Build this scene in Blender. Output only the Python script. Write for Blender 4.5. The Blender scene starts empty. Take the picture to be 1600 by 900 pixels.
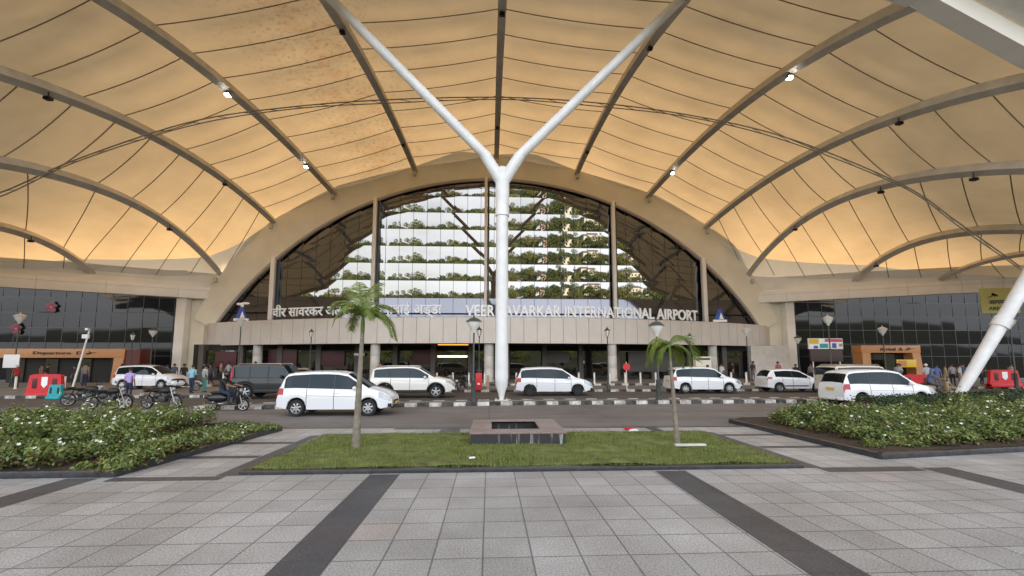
import bpy, bmesh, math, random
import numpy as np
from mathutils import Vector, Matrix, noise as mnoise
R = math.radians
random.seed(7)
rng = np.random.default_rng(7)
S = bpy.context.scene
COL = S.collection

# ------------------------------------------------------------------ camera
cam_d = bpy.data.cameras.new('camera'); cam = bpy.data.objects.new('camera', cam_d); COL.objects.link(cam)
cam_d.sensor_width = 36; cam_d.lens = 36 * 693 / 1600; cam_d.shift_y = 40 / 1600
cam_d.clip_start = .1; cam_d.clip_end = 3000
cam.location = (0, 0, 2.16); cam.rotation_euler = (R(96), 0, R(-2.9))
S.camera = cam
S.view_settings.view_transform = 'Standard'; S.view_settings.look = 'None'
S.view_settings.exposure = 1.74; S.view_settings.gamma = 1
try: S.view_settings.use_curve_mapping = False
except Exception: pass
S.cycles.max_bounces = 8; S.cycles.diffuse_bounces = 4; S.cycles.glossy_bounces = 4
S.cycles.transmission_bounces = 4; S.cycles.caustics_reflective = False; S.cycles.caustics_refractive = False
S.cycles.sample_clamp_indirect = 6
S.cycles.use_denoising = True

# ------------------------------------------------------------------ world: sky with cloud cover, low warm sun behind the building
SUN_EL, SUN_AZ = R(14), R(-1)          # azimuth measured from +Y towards +X
W = bpy.data.worlds.new('World'); S.world = W; W.use_nodes = True
nt = W.node_tree; nt.nodes.clear()
out = nt.nodes.new('ShaderNodeOutputWorld'); bg = nt.nodes.new('ShaderNodeBackground')
sky = nt.nodes.new('ShaderNodeTexSky'); sky.sky_type = 'NISHITA'; sky.sun_disc = False
sky.sun_elevation = SUN_EL; sky.sun_rotation = SUN_AZ; sky.dust_density = 2.0
tc = nt.nodes.new('ShaderNodeTexCoord'); mp = nt.nodes.new('ShaderNodeMapping'); mp.inputs['Scale'].default_value = (1.2, 1.2, 3.5)
nz = nt.nodes.new('ShaderNodeTexNoise'); nz.inputs['Scale'].default_value = 2.2; nz.inputs['Detail'].default_value = 7
cr = nt.nodes.new('ShaderNodeValToRGB'); cr.color_ramp.elements[0].position = .36; cr.color_ramp.elements[1].position = .62
cr.color_ramp.elements[0].color = (.55, .55, .55, 1); cr.color_ramp.elements[1].color = (1, 1, 1, 1)
mx = nt.nodes.new('ShaderNodeMixRGB'); mx.inputs[2].default_value = (8.0, 8.2, 8.6, 1)
nt.links.new(tc.outputs['Generated'], mp.inputs[0]); nt.links.new(mp.outputs[0], nz.inputs[0]); nt.links.new(nz.outputs[0], cr.inputs[0])
nt.links.new(cr.outputs[0], mx.inputs[0]); nt.links.new(sky.outputs[0], mx.inputs[1]); sx = nt.nodes.new('ShaderNodeSeparateXYZ'); nt.links.new(tc.outputs['Generated'], sx.inputs[0])
mr = nt.nodes.new('ShaderNodeMapRange'); mr.inputs['From Min'].default_value = .15; mr.inputs['From Max'].default_value = -.85; mr.inputs['To Min'].default_value = .3; mr.inputs['To Max'].default_value = 1.9
nt.links.new(sx.outputs[1], mr.inputs['Value']); vm = nt.nodes.new('ShaderNodeVectorMath'); vm.operation = 'SCALE'
mz = nt.nodes.new('ShaderNodeMapRange'); mz.inputs['To Min'].default_value = 1.1; mz.inputs['To Max'].default_value = .45; nt.links.new(sx.outputs[2], mz.inputs['Value'])
mu = nt.nodes.new('ShaderNodeMath'); mu.operation = 'MULTIPLY'; nt.links.new(mr.outputs[0], mu.inputs[0]); nt.links.new(mz.outputs[0], mu.inputs[1])
nt.links.new(mx.outputs[0], vm.inputs[0]); nt.links.new(mu.outputs[0], vm.inputs['Scale']); nt.links.new(vm.outputs[0], bg.inputs[0])
bg.inputs[1].default_value = .075; nt.links.new(bg.outputs[0], out.inputs[0])
sun_d = bpy.data.lights.new('sun', 'SUN'); sun_d.energy = 5.0; sun_d.angle = R(.6); sun_d.color = (1, .86, .68)
sun = bpy.data.objects.new('sun', sun_d); COL.objects.link(sun)
sdir = Vector((math.sin(SUN_AZ) * math.cos(SUN_EL), math.cos(SUN_AZ) * math.cos(SUN_EL), math.sin(SUN_EL)))
sun.rotation_euler = (-sdir).to_track_quat('-Z', 'Y').to_euler()

# ------------------------------------------------------------------ materials
def mat(name, col, rough=.6, metal=0, var=0, vscale=3, bump=0, bscale=20, coat=0, spec=.5, emit=0, dirt=None):
    m = bpy.data.materials.new(name); m.use_nodes = True; n = m.node_tree; b = n.nodes['Principled BSDF']
    b.inputs['Base Color'].default_value = (*col, 1); b.inputs['Roughness'].default_value = rough
    b.inputs['Metallic'].default_value = metal; b.inputs['Coat Weight'].default_value = coat; b.inputs['Coat Roughness'].default_value = .05
    b.inputs['Specular IOR Level'].default_value = spec
    if emit: b.inputs['Emission Color'].default_value = (*col, 1); b.inputs['Emission Strength'].default_value = emit
    t = n.nodes.new('ShaderNodeTexCoord')
    if var or dirt:
        z = n.nodes.new('ShaderNodeTexNoise'); z.inputs['Scale'].default_value = vscale; z.inputs['Detail'].default_value = 6
        n.links.new(t.outputs['Object'], z.inputs[0])
        r = n.nodes.new('ShaderNodeValToRGB'); r.color_ramp.elements[0].position = .3; r.color_ramp.elements[1].position = .7
        lo = dirt if dirt else tuple(c * (1 - var) for c in col); hi = tuple(min(1, c * (1 + var)) for c in col)
        r.color_ramp.elements[0].color = (*lo, 1); r.color_ramp.elements[1].color = (*hi, 1)
        n.links.new(z.outputs[0], r.inputs[0]); n.links.new(r.outputs[0], b.inputs['Base Color'])
    if bump:
        z2 = n.nodes.new('ShaderNodeTexNoise'); z2.inputs['Scale'].default_value = bscale; z2.inputs['Detail'].default_value = 4
        n.links.new(t.outputs['Object'], z2.inputs[0])
        bp = n.nodes.new('ShaderNodeBump'); bp.inputs['Strength'].default_value = bump; bp.inputs['Distance'].default_value = .02
        n.links.new(z2.outputs[0], bp.inputs['Height']); n.links.new(bp.outputs[0], b.inputs['Normal'])
    return m

class NG:                                     # tiny node helper
    def __init__(s, m): s.m = m; s.n = m.node_tree
    def __call__(s, t, **k):
        o = s.n.nodes.new(t)
        for a, v in k.items(): setattr(o, a, v)
        return o
    def link(s, a, b): s.n.links.new(a, b)
    def math(s, op, a, b=None, c=None):
        o = s('ShaderNodeMath', operation=op)
        for i, v in enumerate((a, b, c)):
            if v is None: continue
            if isinstance(v, (int, float)): o.inputs[i].default_value = v
            else: s.link(v, o.inputs[i])
        return o.outputs[0]
    def mix(s, f, a, b):
        o = s('ShaderNodeMixRGB')
        for i, v in enumerate((f, a, b)):
            if isinstance(v, (int, float)): o.inputs[i].default_value = v
            elif isinstance(v, tuple): o.inputs[i].default_value = (*v, 1)
            else: s.link(v, o.inputs[i])
        return o.outputs[0]
    def noise(s, vec, scale, det=5, rough=.55):
        o = s('ShaderNodeTexNoise'); o.inputs['Scale'].default_value = scale; o.inputs['Detail'].default_value = det
        o.inputs['Roughness'].default_value = rough; s.link(vec, o.inputs[0]); return o.outputs[0]
    def ramp(s, f, p0, p1, c0=(0, 0, 0), c1=(1, 1, 1)):
        o = s('ShaderNodeValToRGB'); e = o.color_ramp.elements
        e[0].position = p0; e[1].position = p1; e[0].color = (*c0, 1); e[1].color = (*c1, 1); s.link(f, o.inputs[0]); return o.outputs[0]

def tile_material(name, c_light, tile, x0, y0, joint=.02, rough=.5):
    """square granite slabs: one tone per slab, speckle, dark joints, stains"""
    m = bpy.data.materials.new(name); m.use_nodes = True; g = NG(m); b = m.node_tree.nodes['Principled BSDF']
    t = g('ShaderNodeTexCoord').outputs['Object']; sp = g('ShaderNodeSeparateXYZ'); g.link(t, sp.inputs[0])
    u = g.math('DIVIDE', g.math('SUBTRACT', sp.outputs[0], x0), tile); v = g.math('DIVIDE', g.math('SUBTRACT', sp.outputs[1], y0), tile)
    fu, fv = g.math('FRACT', u), g.math('FRACT', v)
    du = g.math('ABSOLUTE', g.math('SUBTRACT', fu, .5)); dv = g.math('ABSOLUTE', g.math('SUBTRACT', fv, .5))
    j = g.ramp(g.math('MAXIMUM', du, dv), .5 - joint * 1.3, .5 - joint * .3)
    cx = g('ShaderNodeCombineXYZ'); g.link(g.math('FLOOR', u), cx.inputs[0]); g.link(g.math('FLOOR', v), cx.inputs[1])
    wn = g('ShaderNodeTexWhiteNoise', noise_dimensions='2D'); g.link(cx.outputs[0], wn.inputs[0])
    base = g.mix(wn.outputs[0], tuple(c * .87 for c in c_light), tuple(c * 1.11 for c in c_light))
    tint = g.mix(g.ramp(wn.outputs[0], .975, .99), base, tuple(a * b for a, b in zip(c_light, (1.10, .99, .95))))
    speck = g.ramp(g.noise(t, 48, 4, .85), .38, .64, (.50, .50, .50), (1.5, 1.5, 1.5))
    mm = g('ShaderNodeMixRGB', blend_type='MULTIPLY'); mm.inputs[0].default_value = 1; g.link(tint, mm.inputs[1]); g.link(speck, mm.inputs[2])
    st = g.ramp(g.noise(t, .55, 6, .6), .32, .68, (.74, .725, .71), (1.10, 1.10, 1.10))
    m2 = g('ShaderNodeMixRGB', blend_type='MULTIPLY'); m2.inputs[0].default_value = 1; g.link(mm.outputs[0], m2.inputs[1]); g.link(st, m2.inputs[2])
    fin = g.mix(g.math('MULTIPLY', j, .72), m2.outputs[0], (.05, .047, .045))
    g.link(fin, b.inputs['Base Color'])
    rr = g.math('ADD', g.math('MULTIPLY', g.noise(t, 1.3), .35), rough - .17); g.link(rr, b.inputs['Roughness'])
    bp = g('ShaderNodeBump'); bp.inputs['Strength'].default_value = .35; bp.inputs['Distance'].default_value = .01
    g.link(g.math('SUBTRACT', g.math('MULTIPLY', g.noise(t, 90, 2), .2), j), bp.inputs['Height']); g.link(bp.outputs[0], b.inputs['Normal'])
    return m

def road_material(name, col, jx=4.5, jy=3.6, jamt=.5):
    m = bpy.data.materials.new(name); m.use_nodes = True; g = NG(m); b = m.node_tree.nodes['Principled BSDF']
    t = g('ShaderNodeTexCoord').outputs['Object']; sp = g('ShaderNodeSeparateXYZ'); g.link(t, sp.inputs[0])
    a = g.math('ABSOLUTE', g.math('SUBTRACT', g.math('FRACT', g.math('DIVIDE', sp.outputs[0], jx)), .5))
    c = g.math('ABSOLUTE', g.math('SUBTRACT', g.math('FRACT', g.math('DIVIDE', sp.outputs[1], jy)), .5))
    j = g.math('MAXIMUM', g.ramp(a, .4935, .4985), g.ramp(c, .492, .498))
    base = g.ramp(g.noise(t, .35, 7, .65), .3, .7, tuple(x * .72 for x in col), tuple(x * 1.2 for x in col))
    streak = g('ShaderNodeMapping'); streak.inputs['Scale'].default_value = (.08, 1.6, 1); g.link(t, streak.inputs[0])
    s2 = g.ramp(g.noise(streak.outputs[0], 1, 5), .35, .65, (.86, .85, .84), (1.1, 1.1, 1.1))
    mm = g('ShaderNodeMixRGB', blend_type='MULTIPLY'); mm.inputs[0].default_value = 1; g.link(base, mm.inputs[1]); g.link(s2, mm.inputs[2])
    sk = g.ramp(g.noise(t, 40, 3, .7), .35, .7, (.8, .8, .8), (1.15, 1.15, 1.15))
    m3 = g('ShaderNodeMixRGB', blend_type='MULTIPLY'); m3.inputs[0].default_value = 1; g.link(mm.outputs[0], m3.inputs[1]); g.link(sk, m3.inputs[2])
    g.link(g.mix(g.math('MULTIPLY', j, jamt), m3.outputs[0], (.03, .03, .03)), b.inputs['Base Color'])
    b.inputs['Roughness'].default_value = .72
    bp = g('ShaderNodeBump'); bp.inputs['Strength'].default_value = .3; bp.inputs['Distance'].default_value = .01
    g.link(g.noise(t, 70, 3), bp.inputs['Height']); g.link(bp.outputs[0], b.inputs['Normal'])
    return m

def kerb_material():
    m = bpy.data.materials.new('kerb_paint'); m.use_nodes = True; g = NG(m); b = m.node_tree.nodes['Principled BSDF']
    t = g('ShaderNodeTexCoord').outputs['Object']; sp = g('ShaderNodeSeparateXYZ'); g.link(t, sp.inputs[0])
    f = g.math('FRACT', g.math('DIVIDE', sp.outputs[0], 1.12))
    s = g.ramp(f, .495, .505)
    wear = g.ramp(g.noise(t, 3.5, 6, .7), .42, .6)
    w = g.mix(wear, (.33, .30, .27), (.72, .69, .64)); k = g.mix(wear, (.09, .085, .08), (.02, .02, .02))
    g.link(g.mix(s, k, w), b.inputs['Base Color']); b.inputs['Roughness'].default_value = .7
    return m

def membrane_material():
    m = bpy.data.materials.new('stretched_membrane'); m.use_nodes = True; g = NG(m); n = m.node_tree
    n.nodes.clear(); o = g('ShaderNodeOutputMaterial')
    t = g('ShaderNodeTexCoord').outputs['Object']
    base = g.ramp(g.noise(t, .22, 5, .6), .3, .7, (.41, .36, .28), (.52, .46, .36))
    # black mould specks and rust runs, thickest beside the rib left of the centre
    geo = g('ShaderNodeSeparateXYZ'); g.link(t, geo.inputs[0])
    d = g.math('ABSOLUTE', g.math('ADD', geo.outputs[0], 11.5))
    reg = g.math('MAXIMUM', g.ramp(g.math('DIVIDE', d, 6.0), .25, 1.0, (1, 1, 1), (.0, .0, .0)), .06)
    sp = g.ramp(g.noise(t, 3.2, 8, .75), .52, .66)
    stain = g.math('MULTIPLY', g.math('MULTIPLY', reg, sp), .55)
    c1 = g.mix(stain, base, (.12, .08, .05))
    rust = g.math('MULTIPLY', g.math('MULTIPLY', g.ramp(g.math('DIVIDE', d, 4.5), .1, .9, (1, 1, 1), (0, 0, 0)), g.ramp(g.noise(t, .8, 5), .45, .7)), .38)
    c2 = g.mix(rust, c1, (.40, .23, .11))
    df = g('ShaderNodeBsdfDiffuse'); g.link(c2, df.inputs[0])
    tr = g('ShaderNodeBsdfTranslucent')
    tint = g('ShaderNodeMixRGB', blend_type='MULTIPLY'); tint.inputs[0].default_value = 1; g.link(c2, tint.inputs[1]); tint.inputs[2].default_value = (.98, .75, .49, 1)
    g.link(tint.outputs[0], tr.inputs[0])
    ms = g('ShaderNodeMixShader'); ms.inputs[0].default_value = .60; g.link(df.outputs[0], ms.inputs[1]); g.link(tr.outputs[0], ms.inputs[2])
    g.link(ms.outputs[0], o.inputs[0])
    return m

def glass_material(name, tint, refl, dark=(.012, .011, .010), rough=.015, wav=0):
    m = bpy.data.materials.new(name); m.use_nodes = True; g = NG(m); n = m.node_tree; n.nodes.clear(); o = g('ShaderNodeOutputMaterial')
    gl = g('ShaderNodeBsdfGlossy'); gl.inputs[0].default_value = (*tint, 1); gl.inputs['Roughness'].default_value = rough
    df = g('ShaderNodeBsdfDiffuse'); df.inputs[0].default_value = (*dark, 1)
    fr = g('ShaderNodeFresnel'); fr.inputs[0].default_value = 1.5
    f = g.math('ADD', g.math('MULTIPLY', fr.outputs[0], 1 - refl), refl)
    ms = g('ShaderNodeMixShader'); g.link(f, ms.inputs[0]); g.link(df.outputs[0], ms.inputs[1]); g.link(gl.outputs[0], ms.inputs[2])
    if wav:
        t = g('ShaderNodeTexCoord').outputs['Object']; bp = g('ShaderNodeBump'); bp.inputs['Strength'].default_value = wav; bp.inputs['Distance'].default_value = .02
        g.link(g.noise(t, .8, 2), bp.inputs['Height']); g.link(bp.outputs[0], gl.inputs['Normal'])
    g.link(ms.outputs[0], o.inputs[0]); return m

def leaf_material(name, c, sat=.25, trans=.3):
    m = bpy.data.materials.new(name); m.use_nodes = True; g = NG(m); b = m.node_tree.nodes['Principled BSDF']
    geo = g('ShaderNodeNewGeometry'); rnd = geo.outputs['Random Per Island']
    col = g.mix(rnd, tuple(x * (1 - sat * 1.6) for x in c), tuple(x * (1 + sat * 1.6) for x in c))
    y = g.mix(g.ramp(rnd, .88, .93), col, (c[1] * 1.5, c[1] * 1.25, c[2]))
    g.link(y, b.inputs['Base Color']); b.inputs['Roughness'].default_value = .5
    tr = g('ShaderNodeBsdfTranslucent'); g.link(y, tr.inputs[0]); ms = g('ShaderNodeMixShader'); ms.inputs[0].default_value = trans
    o = m.node_tree.nodes['Material Output']; g.link(b.outputs[0], ms.inputs[1]); g.link(tr.outputs[0], ms.inputs[2]); g.link(ms.outputs[0], o.inputs[0])
    return m

M = dict(
    tiles=tile_material('granite_slabs', (.47, .46, .455), .546, -1.70, .22),
    dark_tiles=tile_material('dark_granite_slabs', (.095, .102, .118), .546, -2.25, .22, .012, .45),
    black_granite=mat('black_granite', (.035, .035, .038), .3, var=.4, vscale=6, bump=.1),
    road=road_material('worn_concrete_road', (.20, .183, .176)),
    asphalt=road_material('worn_asphalt', (.105, .096, .092), 9, 9, .2),
    pave=road_material('footpath_paving', (.24, .225, .21), .9, .9, .5),
    earth=mat('bed_soil', (.055, .036, .024), .9, var=.5, vscale=8, bump=.6, bscale=25),
    turf=mat('turf_soil', (.15, .17, .05), .9, var=.5, vscale=3, bump=.5, bscale=60),
    field=mat('rough_grassland', (.07, .085, .035), .95, var=.4, vscale=.05),
    kerb=kerb_material(),
    membrane=membrane_material(),
    lining=mat('opaque_lining_fabric', (.80, .75, .66), .8, var=.08, vscale=.5),
    seam=mat('membrane_seam_strap', (.27, .21, .145), .7),
    rib=mat('rib_paint', (.58, .54, .465), .5, var=.12, vscale=1.5),
    arch=mat('arch_cladding', (.80, .74, .60), .5, var=.06, vscale=.6),
    archrim=mat('arch_rim_metal', (.42, .37, .34), .4, metal=.2),
    beam=mat('beam_cladding', (.84, .79, .72), .5, var=.06, vscale=.8),
    white_steel=mat('white_painted_steel', (.80, .80, .79), .42, var=.09, vscale=1.6, bump=.05, bscale=6),
    cable=mat('steel_cable', (.30, .27, .22), .45, metal=.3),
    fascia=mat('fascia_panel', (.58, .52, .46), .38, metal=.15, var=.05, vscale=.8),
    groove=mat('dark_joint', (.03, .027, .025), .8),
    stonecol=mat('column_cladding', (.62, .58, .53), .5, var=.1, vscale=2),
    mullion=mat('mullion_paint', (.85, .80, .76), .4),
    mirror=glass_material('mirror_glazing', (.40, .40, .405), .62, (.012, .010, .008), .004),
    spandrel=glass_material('spandrel_glazing', (.22, .22, .25), .62, (.05, .05, .06), .05),
    darkglass=glass_material('dark_tinted_glazing', (.17, .17, .175), .13, (.014, .014, .015), .04),
    shopglass=glass_material('shopfront_glazing', (.6, .6, .6), .12, (.012, .011, .010), .02),
    frame=mat('dark_window_frame', (.03, .03, .03), .4),
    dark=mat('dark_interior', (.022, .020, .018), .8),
    darkwall=mat('porch_wall', (.10, .09, .08), .7, var=.2, vscale=1),
    redpanel=mat('dark_red_panel', (.07, .008, .010), .5),
    black=mat('black_plastic', (.012, .012, .013), .45),
    rubber=mat('tyre_rubber', (.018, .018, .018), .85),
    blackpaint=mat('black_car_paint', (.010, .010, .011), .35, coat=.25),
    silver=mat('alloy_silver', (.55, .55, .56), .3, metal=.8),
    chrome=mat('chrome', (.7, .7, .7), .15, metal=1),
    carwhite=mat('white_car_paint', (.80, .81, .83), .3, coat=1),
    carpearl=mat('pearl_white_car_paint', (.80, .78, .72), .3, coat=1),
    carcream=mat('cream_car_paint', (.62, .57, .46), .35, coat=.8),
    carglass=glass_material('car_glass', (.42, .48, .52), .02, (.008, .013, .015), .02),
    taillight=mat('tail_light_red', (.42, .008, .018), .35, coat=.2),
    headlight=mat('headlight_lens', (.28, .30, .33), .12, coat=1, metal=.3),
    plate=mat('number_plate_yellow', (.75, .52, .06), .5),
    plate_white=mat('number_plate_white', (.75, .75, .75), .5),
    lampgreen=mat('lamp_post_paint', (.055, .065, .06), .45, var=.2, vscale=4),
    lampglobe=mat('lamp_diffuser', (.80, .78, .72), .3),
    lit=mat('floodlight_lit', (1, .96, .88), .3, emit=7),
    warmlit=mat('shop_sign_lit', (1, .72, .34), .4, emit=1.2),
    orangelit=mat('orange_cove_light', (1, .30, .05), .4, emit=.7),
    signwhite=mat('white_sign_letters', (.93, .93, .93), .4),
    signblue=mat('blue_emblem', (.05, .10, .42), .4),
    orange=mat('orange_portal', (.55, .25, .09), .45, var=.06),
    portalred=mat('dark_red_portal_side', (.10, .015, .008), .5),
    leaf_light=leaf_material('young_bed_leaves', (.25, .32, .11), .3),
    redpanel2=mat('red_decal', (.11, .010, .022), .5),
    red=mat('red_plastic', (.62, .018, .025), .45, var=.1, vscale=5),
    teal=mat('teal_plastic', (.02, .36, .38), .45, var=.1, vscale=5),
    tan=mat('tan_plastic', (.42, .30, .18), .55),
    yellow=mat('yellow_signboard', (.50, .47, .16), .5),
    bright_yellow=mat('bright_yellow_panel', (.80, .52, .03), .4),
    pinkgranite=mat('pink_granite', (.25, .175, .16), .35, var=.25, vscale=9, bump=.1),
    trunk=mat('palm_trunk', (.22, .19, .145), .85, var=.3, vscale=9, bump=.5, bscale=14),
    bark=mat('bark', (.10, .075, .055), .9, var=.3, vscale=4, bump=.5),
    palm_leaf=leaf_material('palm_leaflets', (.19, .26, .055), .25, .35),
    leaf=leaf_material('bed_leaves', (.15, .205, .055), .42),
    hedge=leaf_material('hedge_leaves', (.03, .065, .018), .3),
    brownleaf=leaf_material('dry_leaves', (.13, .08, .035), .3),
    flower=mat('white_petals', (.85, .85, .80), .6),
    grass=leaf_material('grass_blades', (.19, .24, .06), .3, .2),
    tree_leaf=leaf_material('tree_leaves', (.16, .19, .06), .3, .15),
    tree_leaf2=leaf_material('dark_tree_leaves', (.09, .13, .045), .3, .15),
    house_wall=mat('house_plaster', (.72, .71, .62), .8, var=.08),
    house_wall2=mat('house_plaster_pink', (.68, .52, .45), .8, var=.08),
    house_roof=mat('sheet_roof', (.38, .30, .26), .6, var=.1),
    skin=mat('skin', (.27, .15, .09), .6), hair=mat('hair', (.012, .010, .009), .7),
    shoe=mat('shoe', (.02, .018, .016), .5),
    gravelwhite=mat('white_stone', (.62, .60, .56), .8, var=.2),
)

def streak_material():
    m = bpy.data.materials.new('lime_streaked_granite'); m.use_nodes = True; g = NG(m); b = m.node_tree.nodes['Principled BSDF']
    t = g('ShaderNodeTexCoord').outputs['Object']; mp_ = g('ShaderNodeMapping'); mp_.inputs['Scale'].default_value = (9, 9, .7); g.link(t, mp_.inputs[0])
    f = g.ramp(g.noise(mp_.outputs[0], 1, 4, .7), .56, .70); sp_ = g('ShaderNodeSeparateXYZ'); g.link(t, sp_.inputs[0])
    k = g.ramp(g.math('ADD', sp_.outputs[0], .9), .2, .9)
    g.link(g.mix(g.math('MULTIPLY', f, k), (.03, .03, .035), (.50, .50, .46)), b.inputs['Base Color']); b.inputs['Roughness'].default_value = .4
    return m
M['streak'] = streak_material()

# ------------------------------------------------------------------ mesh helpers
class MB:
    def __init__(s): s.v, s.f, s.m, s.smooth = [], [], [], []
    def add(s, vs, fs, mi=0, sm=False):
        o = len(s.v); s.v += [tuple(map(float, p)) for p in vs]
        for f in fs: s.f.append(tuple(o + i for i in f)); s.m.append(mi); s.smooth.append(sm)
        return s
    def box(s, c, d, rz=0, mi=0, bev=0, ry=0, rx=0):
        x, y, z = (q / 2 for q in d)
        P = [(-x, -y, -z), (x, -y, -z), (x, y, -z), (-x, y, -z), (-x, -y, z), (x, -y, z), (x, y, z), (-x, y, z)]
        Fs = [(0, 3, 2, 1), (4, 5, 6, 7), (0, 1, 5, 4), (1, 2, 6, 5), (2, 3, 7, 6), (3, 0, 4, 7)]
        if bev:
            bm = bmesh.new(); vs = [bm.verts.new(p) for p in P]
            for f in Fs: bm.faces.new([vs[i] for i in f])
            bmesh.ops.bevel(bm, geom=bm.edges[:], offset=bev, segments=2, affect='EDGES', profile=.6)
            bm.verts.index_update(); P = [tuple(v.co) for v in bm.verts]; Fs = [[v.index for v in f.verts] for f in bm.faces]; bm.free()
        mt = Matrix.Translation(c) @ Matrix.Rotation(rz, 4, 'Z') @ Matrix.Rotation(ry, 4, 'Y') @ Matrix.Rotation(rx, 4, 'X')
        return s.add([mt @ Vector(p) for p in P], Fs, mi)
    def box2(s, a, b, mi=0, bev=0):
        return s.box([(i + j) / 2 for i, j in zip(a, b)], [abs(j - i) for i, j in zip(a, b)], mi=mi, bev=bev)
    def path(s, pts, rad, n=10, mi=0, cap=True, sx=1.0):
        pts = [Vector(p) for p in pts]; k = len(pts)
        if isinstance(rad, (int, float)): rad = [rad] * k
        rings = []; up = Vector((0, 0, 1)); pn = None
        for i, p in enumerate(pts):
            t = (pts[min(i + 1, k - 1)] - pts[max(i - 1, 0)]).normalized()
            if pn is None:
                a = up if abs(t.z) < .9 else Vector((0, 1, 0)); nrm = t.cross(a).normalized()
            else: nrm = (pn - t * pn.dot(t)).normalized()
            pn = nrm; b = t.cross(nrm)
            rings.append([p + (nrm * math.cos(2 * math.pi * j / n) * sx + b * math.sin(2 * math.pi * j / n)) * rad[i] for j in range(n)])
        vs = [q for r_ in rings for q in r_]; fs = []
        for i in range(k - 1):
            for j in range(n):
                a, b2 = i * n + j, i * n + (j + 1) % n; fs.append((a, b2, b2 + n, a + n))
        s.add(vs, fs, mi, True)
        if cap: s.add(rings[0], [tuple(range(n))], mi); s.add(rings[-1], [tuple(range(n))[::-1]], mi)
        return s
    def lathe(s, prof, c=(0, 0, 0), n=20, mi=0, axis='Z', sm=True):
        vs, fs = [], []
        for r_, z in prof:
            for j in range(n):
                a = 2 * math.pi * j / n; x, y = r_ * math.cos(a), r_ * math.sin(a)
                p = (x, y, z) if axis == 'Z' else (x, z, y) if axis == 'Y' else (z, x, y)
                vs.append((p[0] + c[0], p[1] + c[1], p[2] + c[2]))
        for i in range(len(prof) - 1):
            for j in range(n):
                a, b = i * n + j, i * n + (j + 1) % n; fs.append((a, b, b + n, a + n))
        return s.add(vs, fs, mi, sm)
    def ball(s, c, d, n=12, mi=0, rz=0):
        m_ = n // 2; vs, fs = [], []
        for i in range(m_ + 1):
            ph = math.pi * i / m_
            for j in range(n):
                th = 2 * math.pi * j / n
                p = Matrix.Rotation(rz, 3, 'Z') @ Vector((d[0] * math.sin(ph) * math.cos(th), d[1] * math.sin(ph) * math.sin(th), d[2] * math.cos(ph)))
                vs.append((c[0] + p.x, c[1] + p.y, c[2] + p.z))
        for i in range(m_):
            for j in range(n):
                a, b = i * n + j, i * n + (j + 1) % n; fs.append((a, b, b + n, a + n))
        return s.add(vs, fs, mi, True)
    def prism(s, poly, y0, y1, mi=0):            # polygon in (x,z), extruded along y
        n = len(poly); vs = [(x, y0, z) for x, z in poly] + [(x, y1, z) for x, z in poly]
        fs = [tuple(range(n)), tuple(range(2 * n - 1, n - 1, -1))] + [(i, (i + 1) % n, n + (i + 1) % n, n + i) for i in range(n)]
        return s.add(vs, fs, mi)
    def mesh(s, name, mats):
        me = bpy.data.meshes.new(name); me.from_pydata(s.v, [], s.f)
        for m_ in (mats if isinstance(mats, (list, tuple)) else [mats]): me.materials.append(m_)
        me.polygons.foreach_set('material_index', s.m); me.polygons.foreach_set('use_smooth', s.smooth); me.update()
        return me
    def build(s, name, mats, parent=None, recalc=True):
        me = s.mesh(name, mats)
        if recalc:
            bm = bmesh.new(); bm.from_mesh(me); bmesh.ops.remove_doubles(bm, verts=bm.verts, dist=1e-5)
            bmesh.ops.recalc_face_normals(bm, faces=bm.faces); bm.to_mesh(me); bm.free()
        me.set_sharp_from_angle(angle=R(40))
        o = bpy.data.objects.new(name, me); COL.objects.link(o); o.parent = parent
        return o

def tag(o, label=None, cat=None, group=None, kind=None):
    if label: o['label'] = label
    if cat: o['category'] = cat
    if group: o['group'] = group
    if kind: o['kind'] = kind
    return o
def thing(name, loc, label, cat, group=None, rz=0):
    o = bpy.data.objects.new(name, None); COL.objects.link(o); o.location = loc; o.rotation_euler = (0, 0, rz); o.empty_display_size = .3
    return tag(o, label, cat, group)
def copy_tree(o, parent=None):
    c = o.copy(); COL.objects.link(c); c.parent = parent
    for ch in o.children: copy_tree(ch, c)
    return c
def place(proto, first, loc, rz, label, group=None, sc=None):
    o = proto if first else copy_tree(proto)
    o.location = loc; o.rotation_euler = (0, 0, rz); o['label'] = label
    if group: o['group'] = group
    if sc: o.scale = sc
    return o
def lerp(a, b, t): return a + (b - a) * t
def interp(x, pts): return float(np.interp(x, [p[0] for p in pts], [p[1] for p in pts]))
def struct(name, mb, m): return tag(mb.build(name, m), kind='structure')
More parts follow.
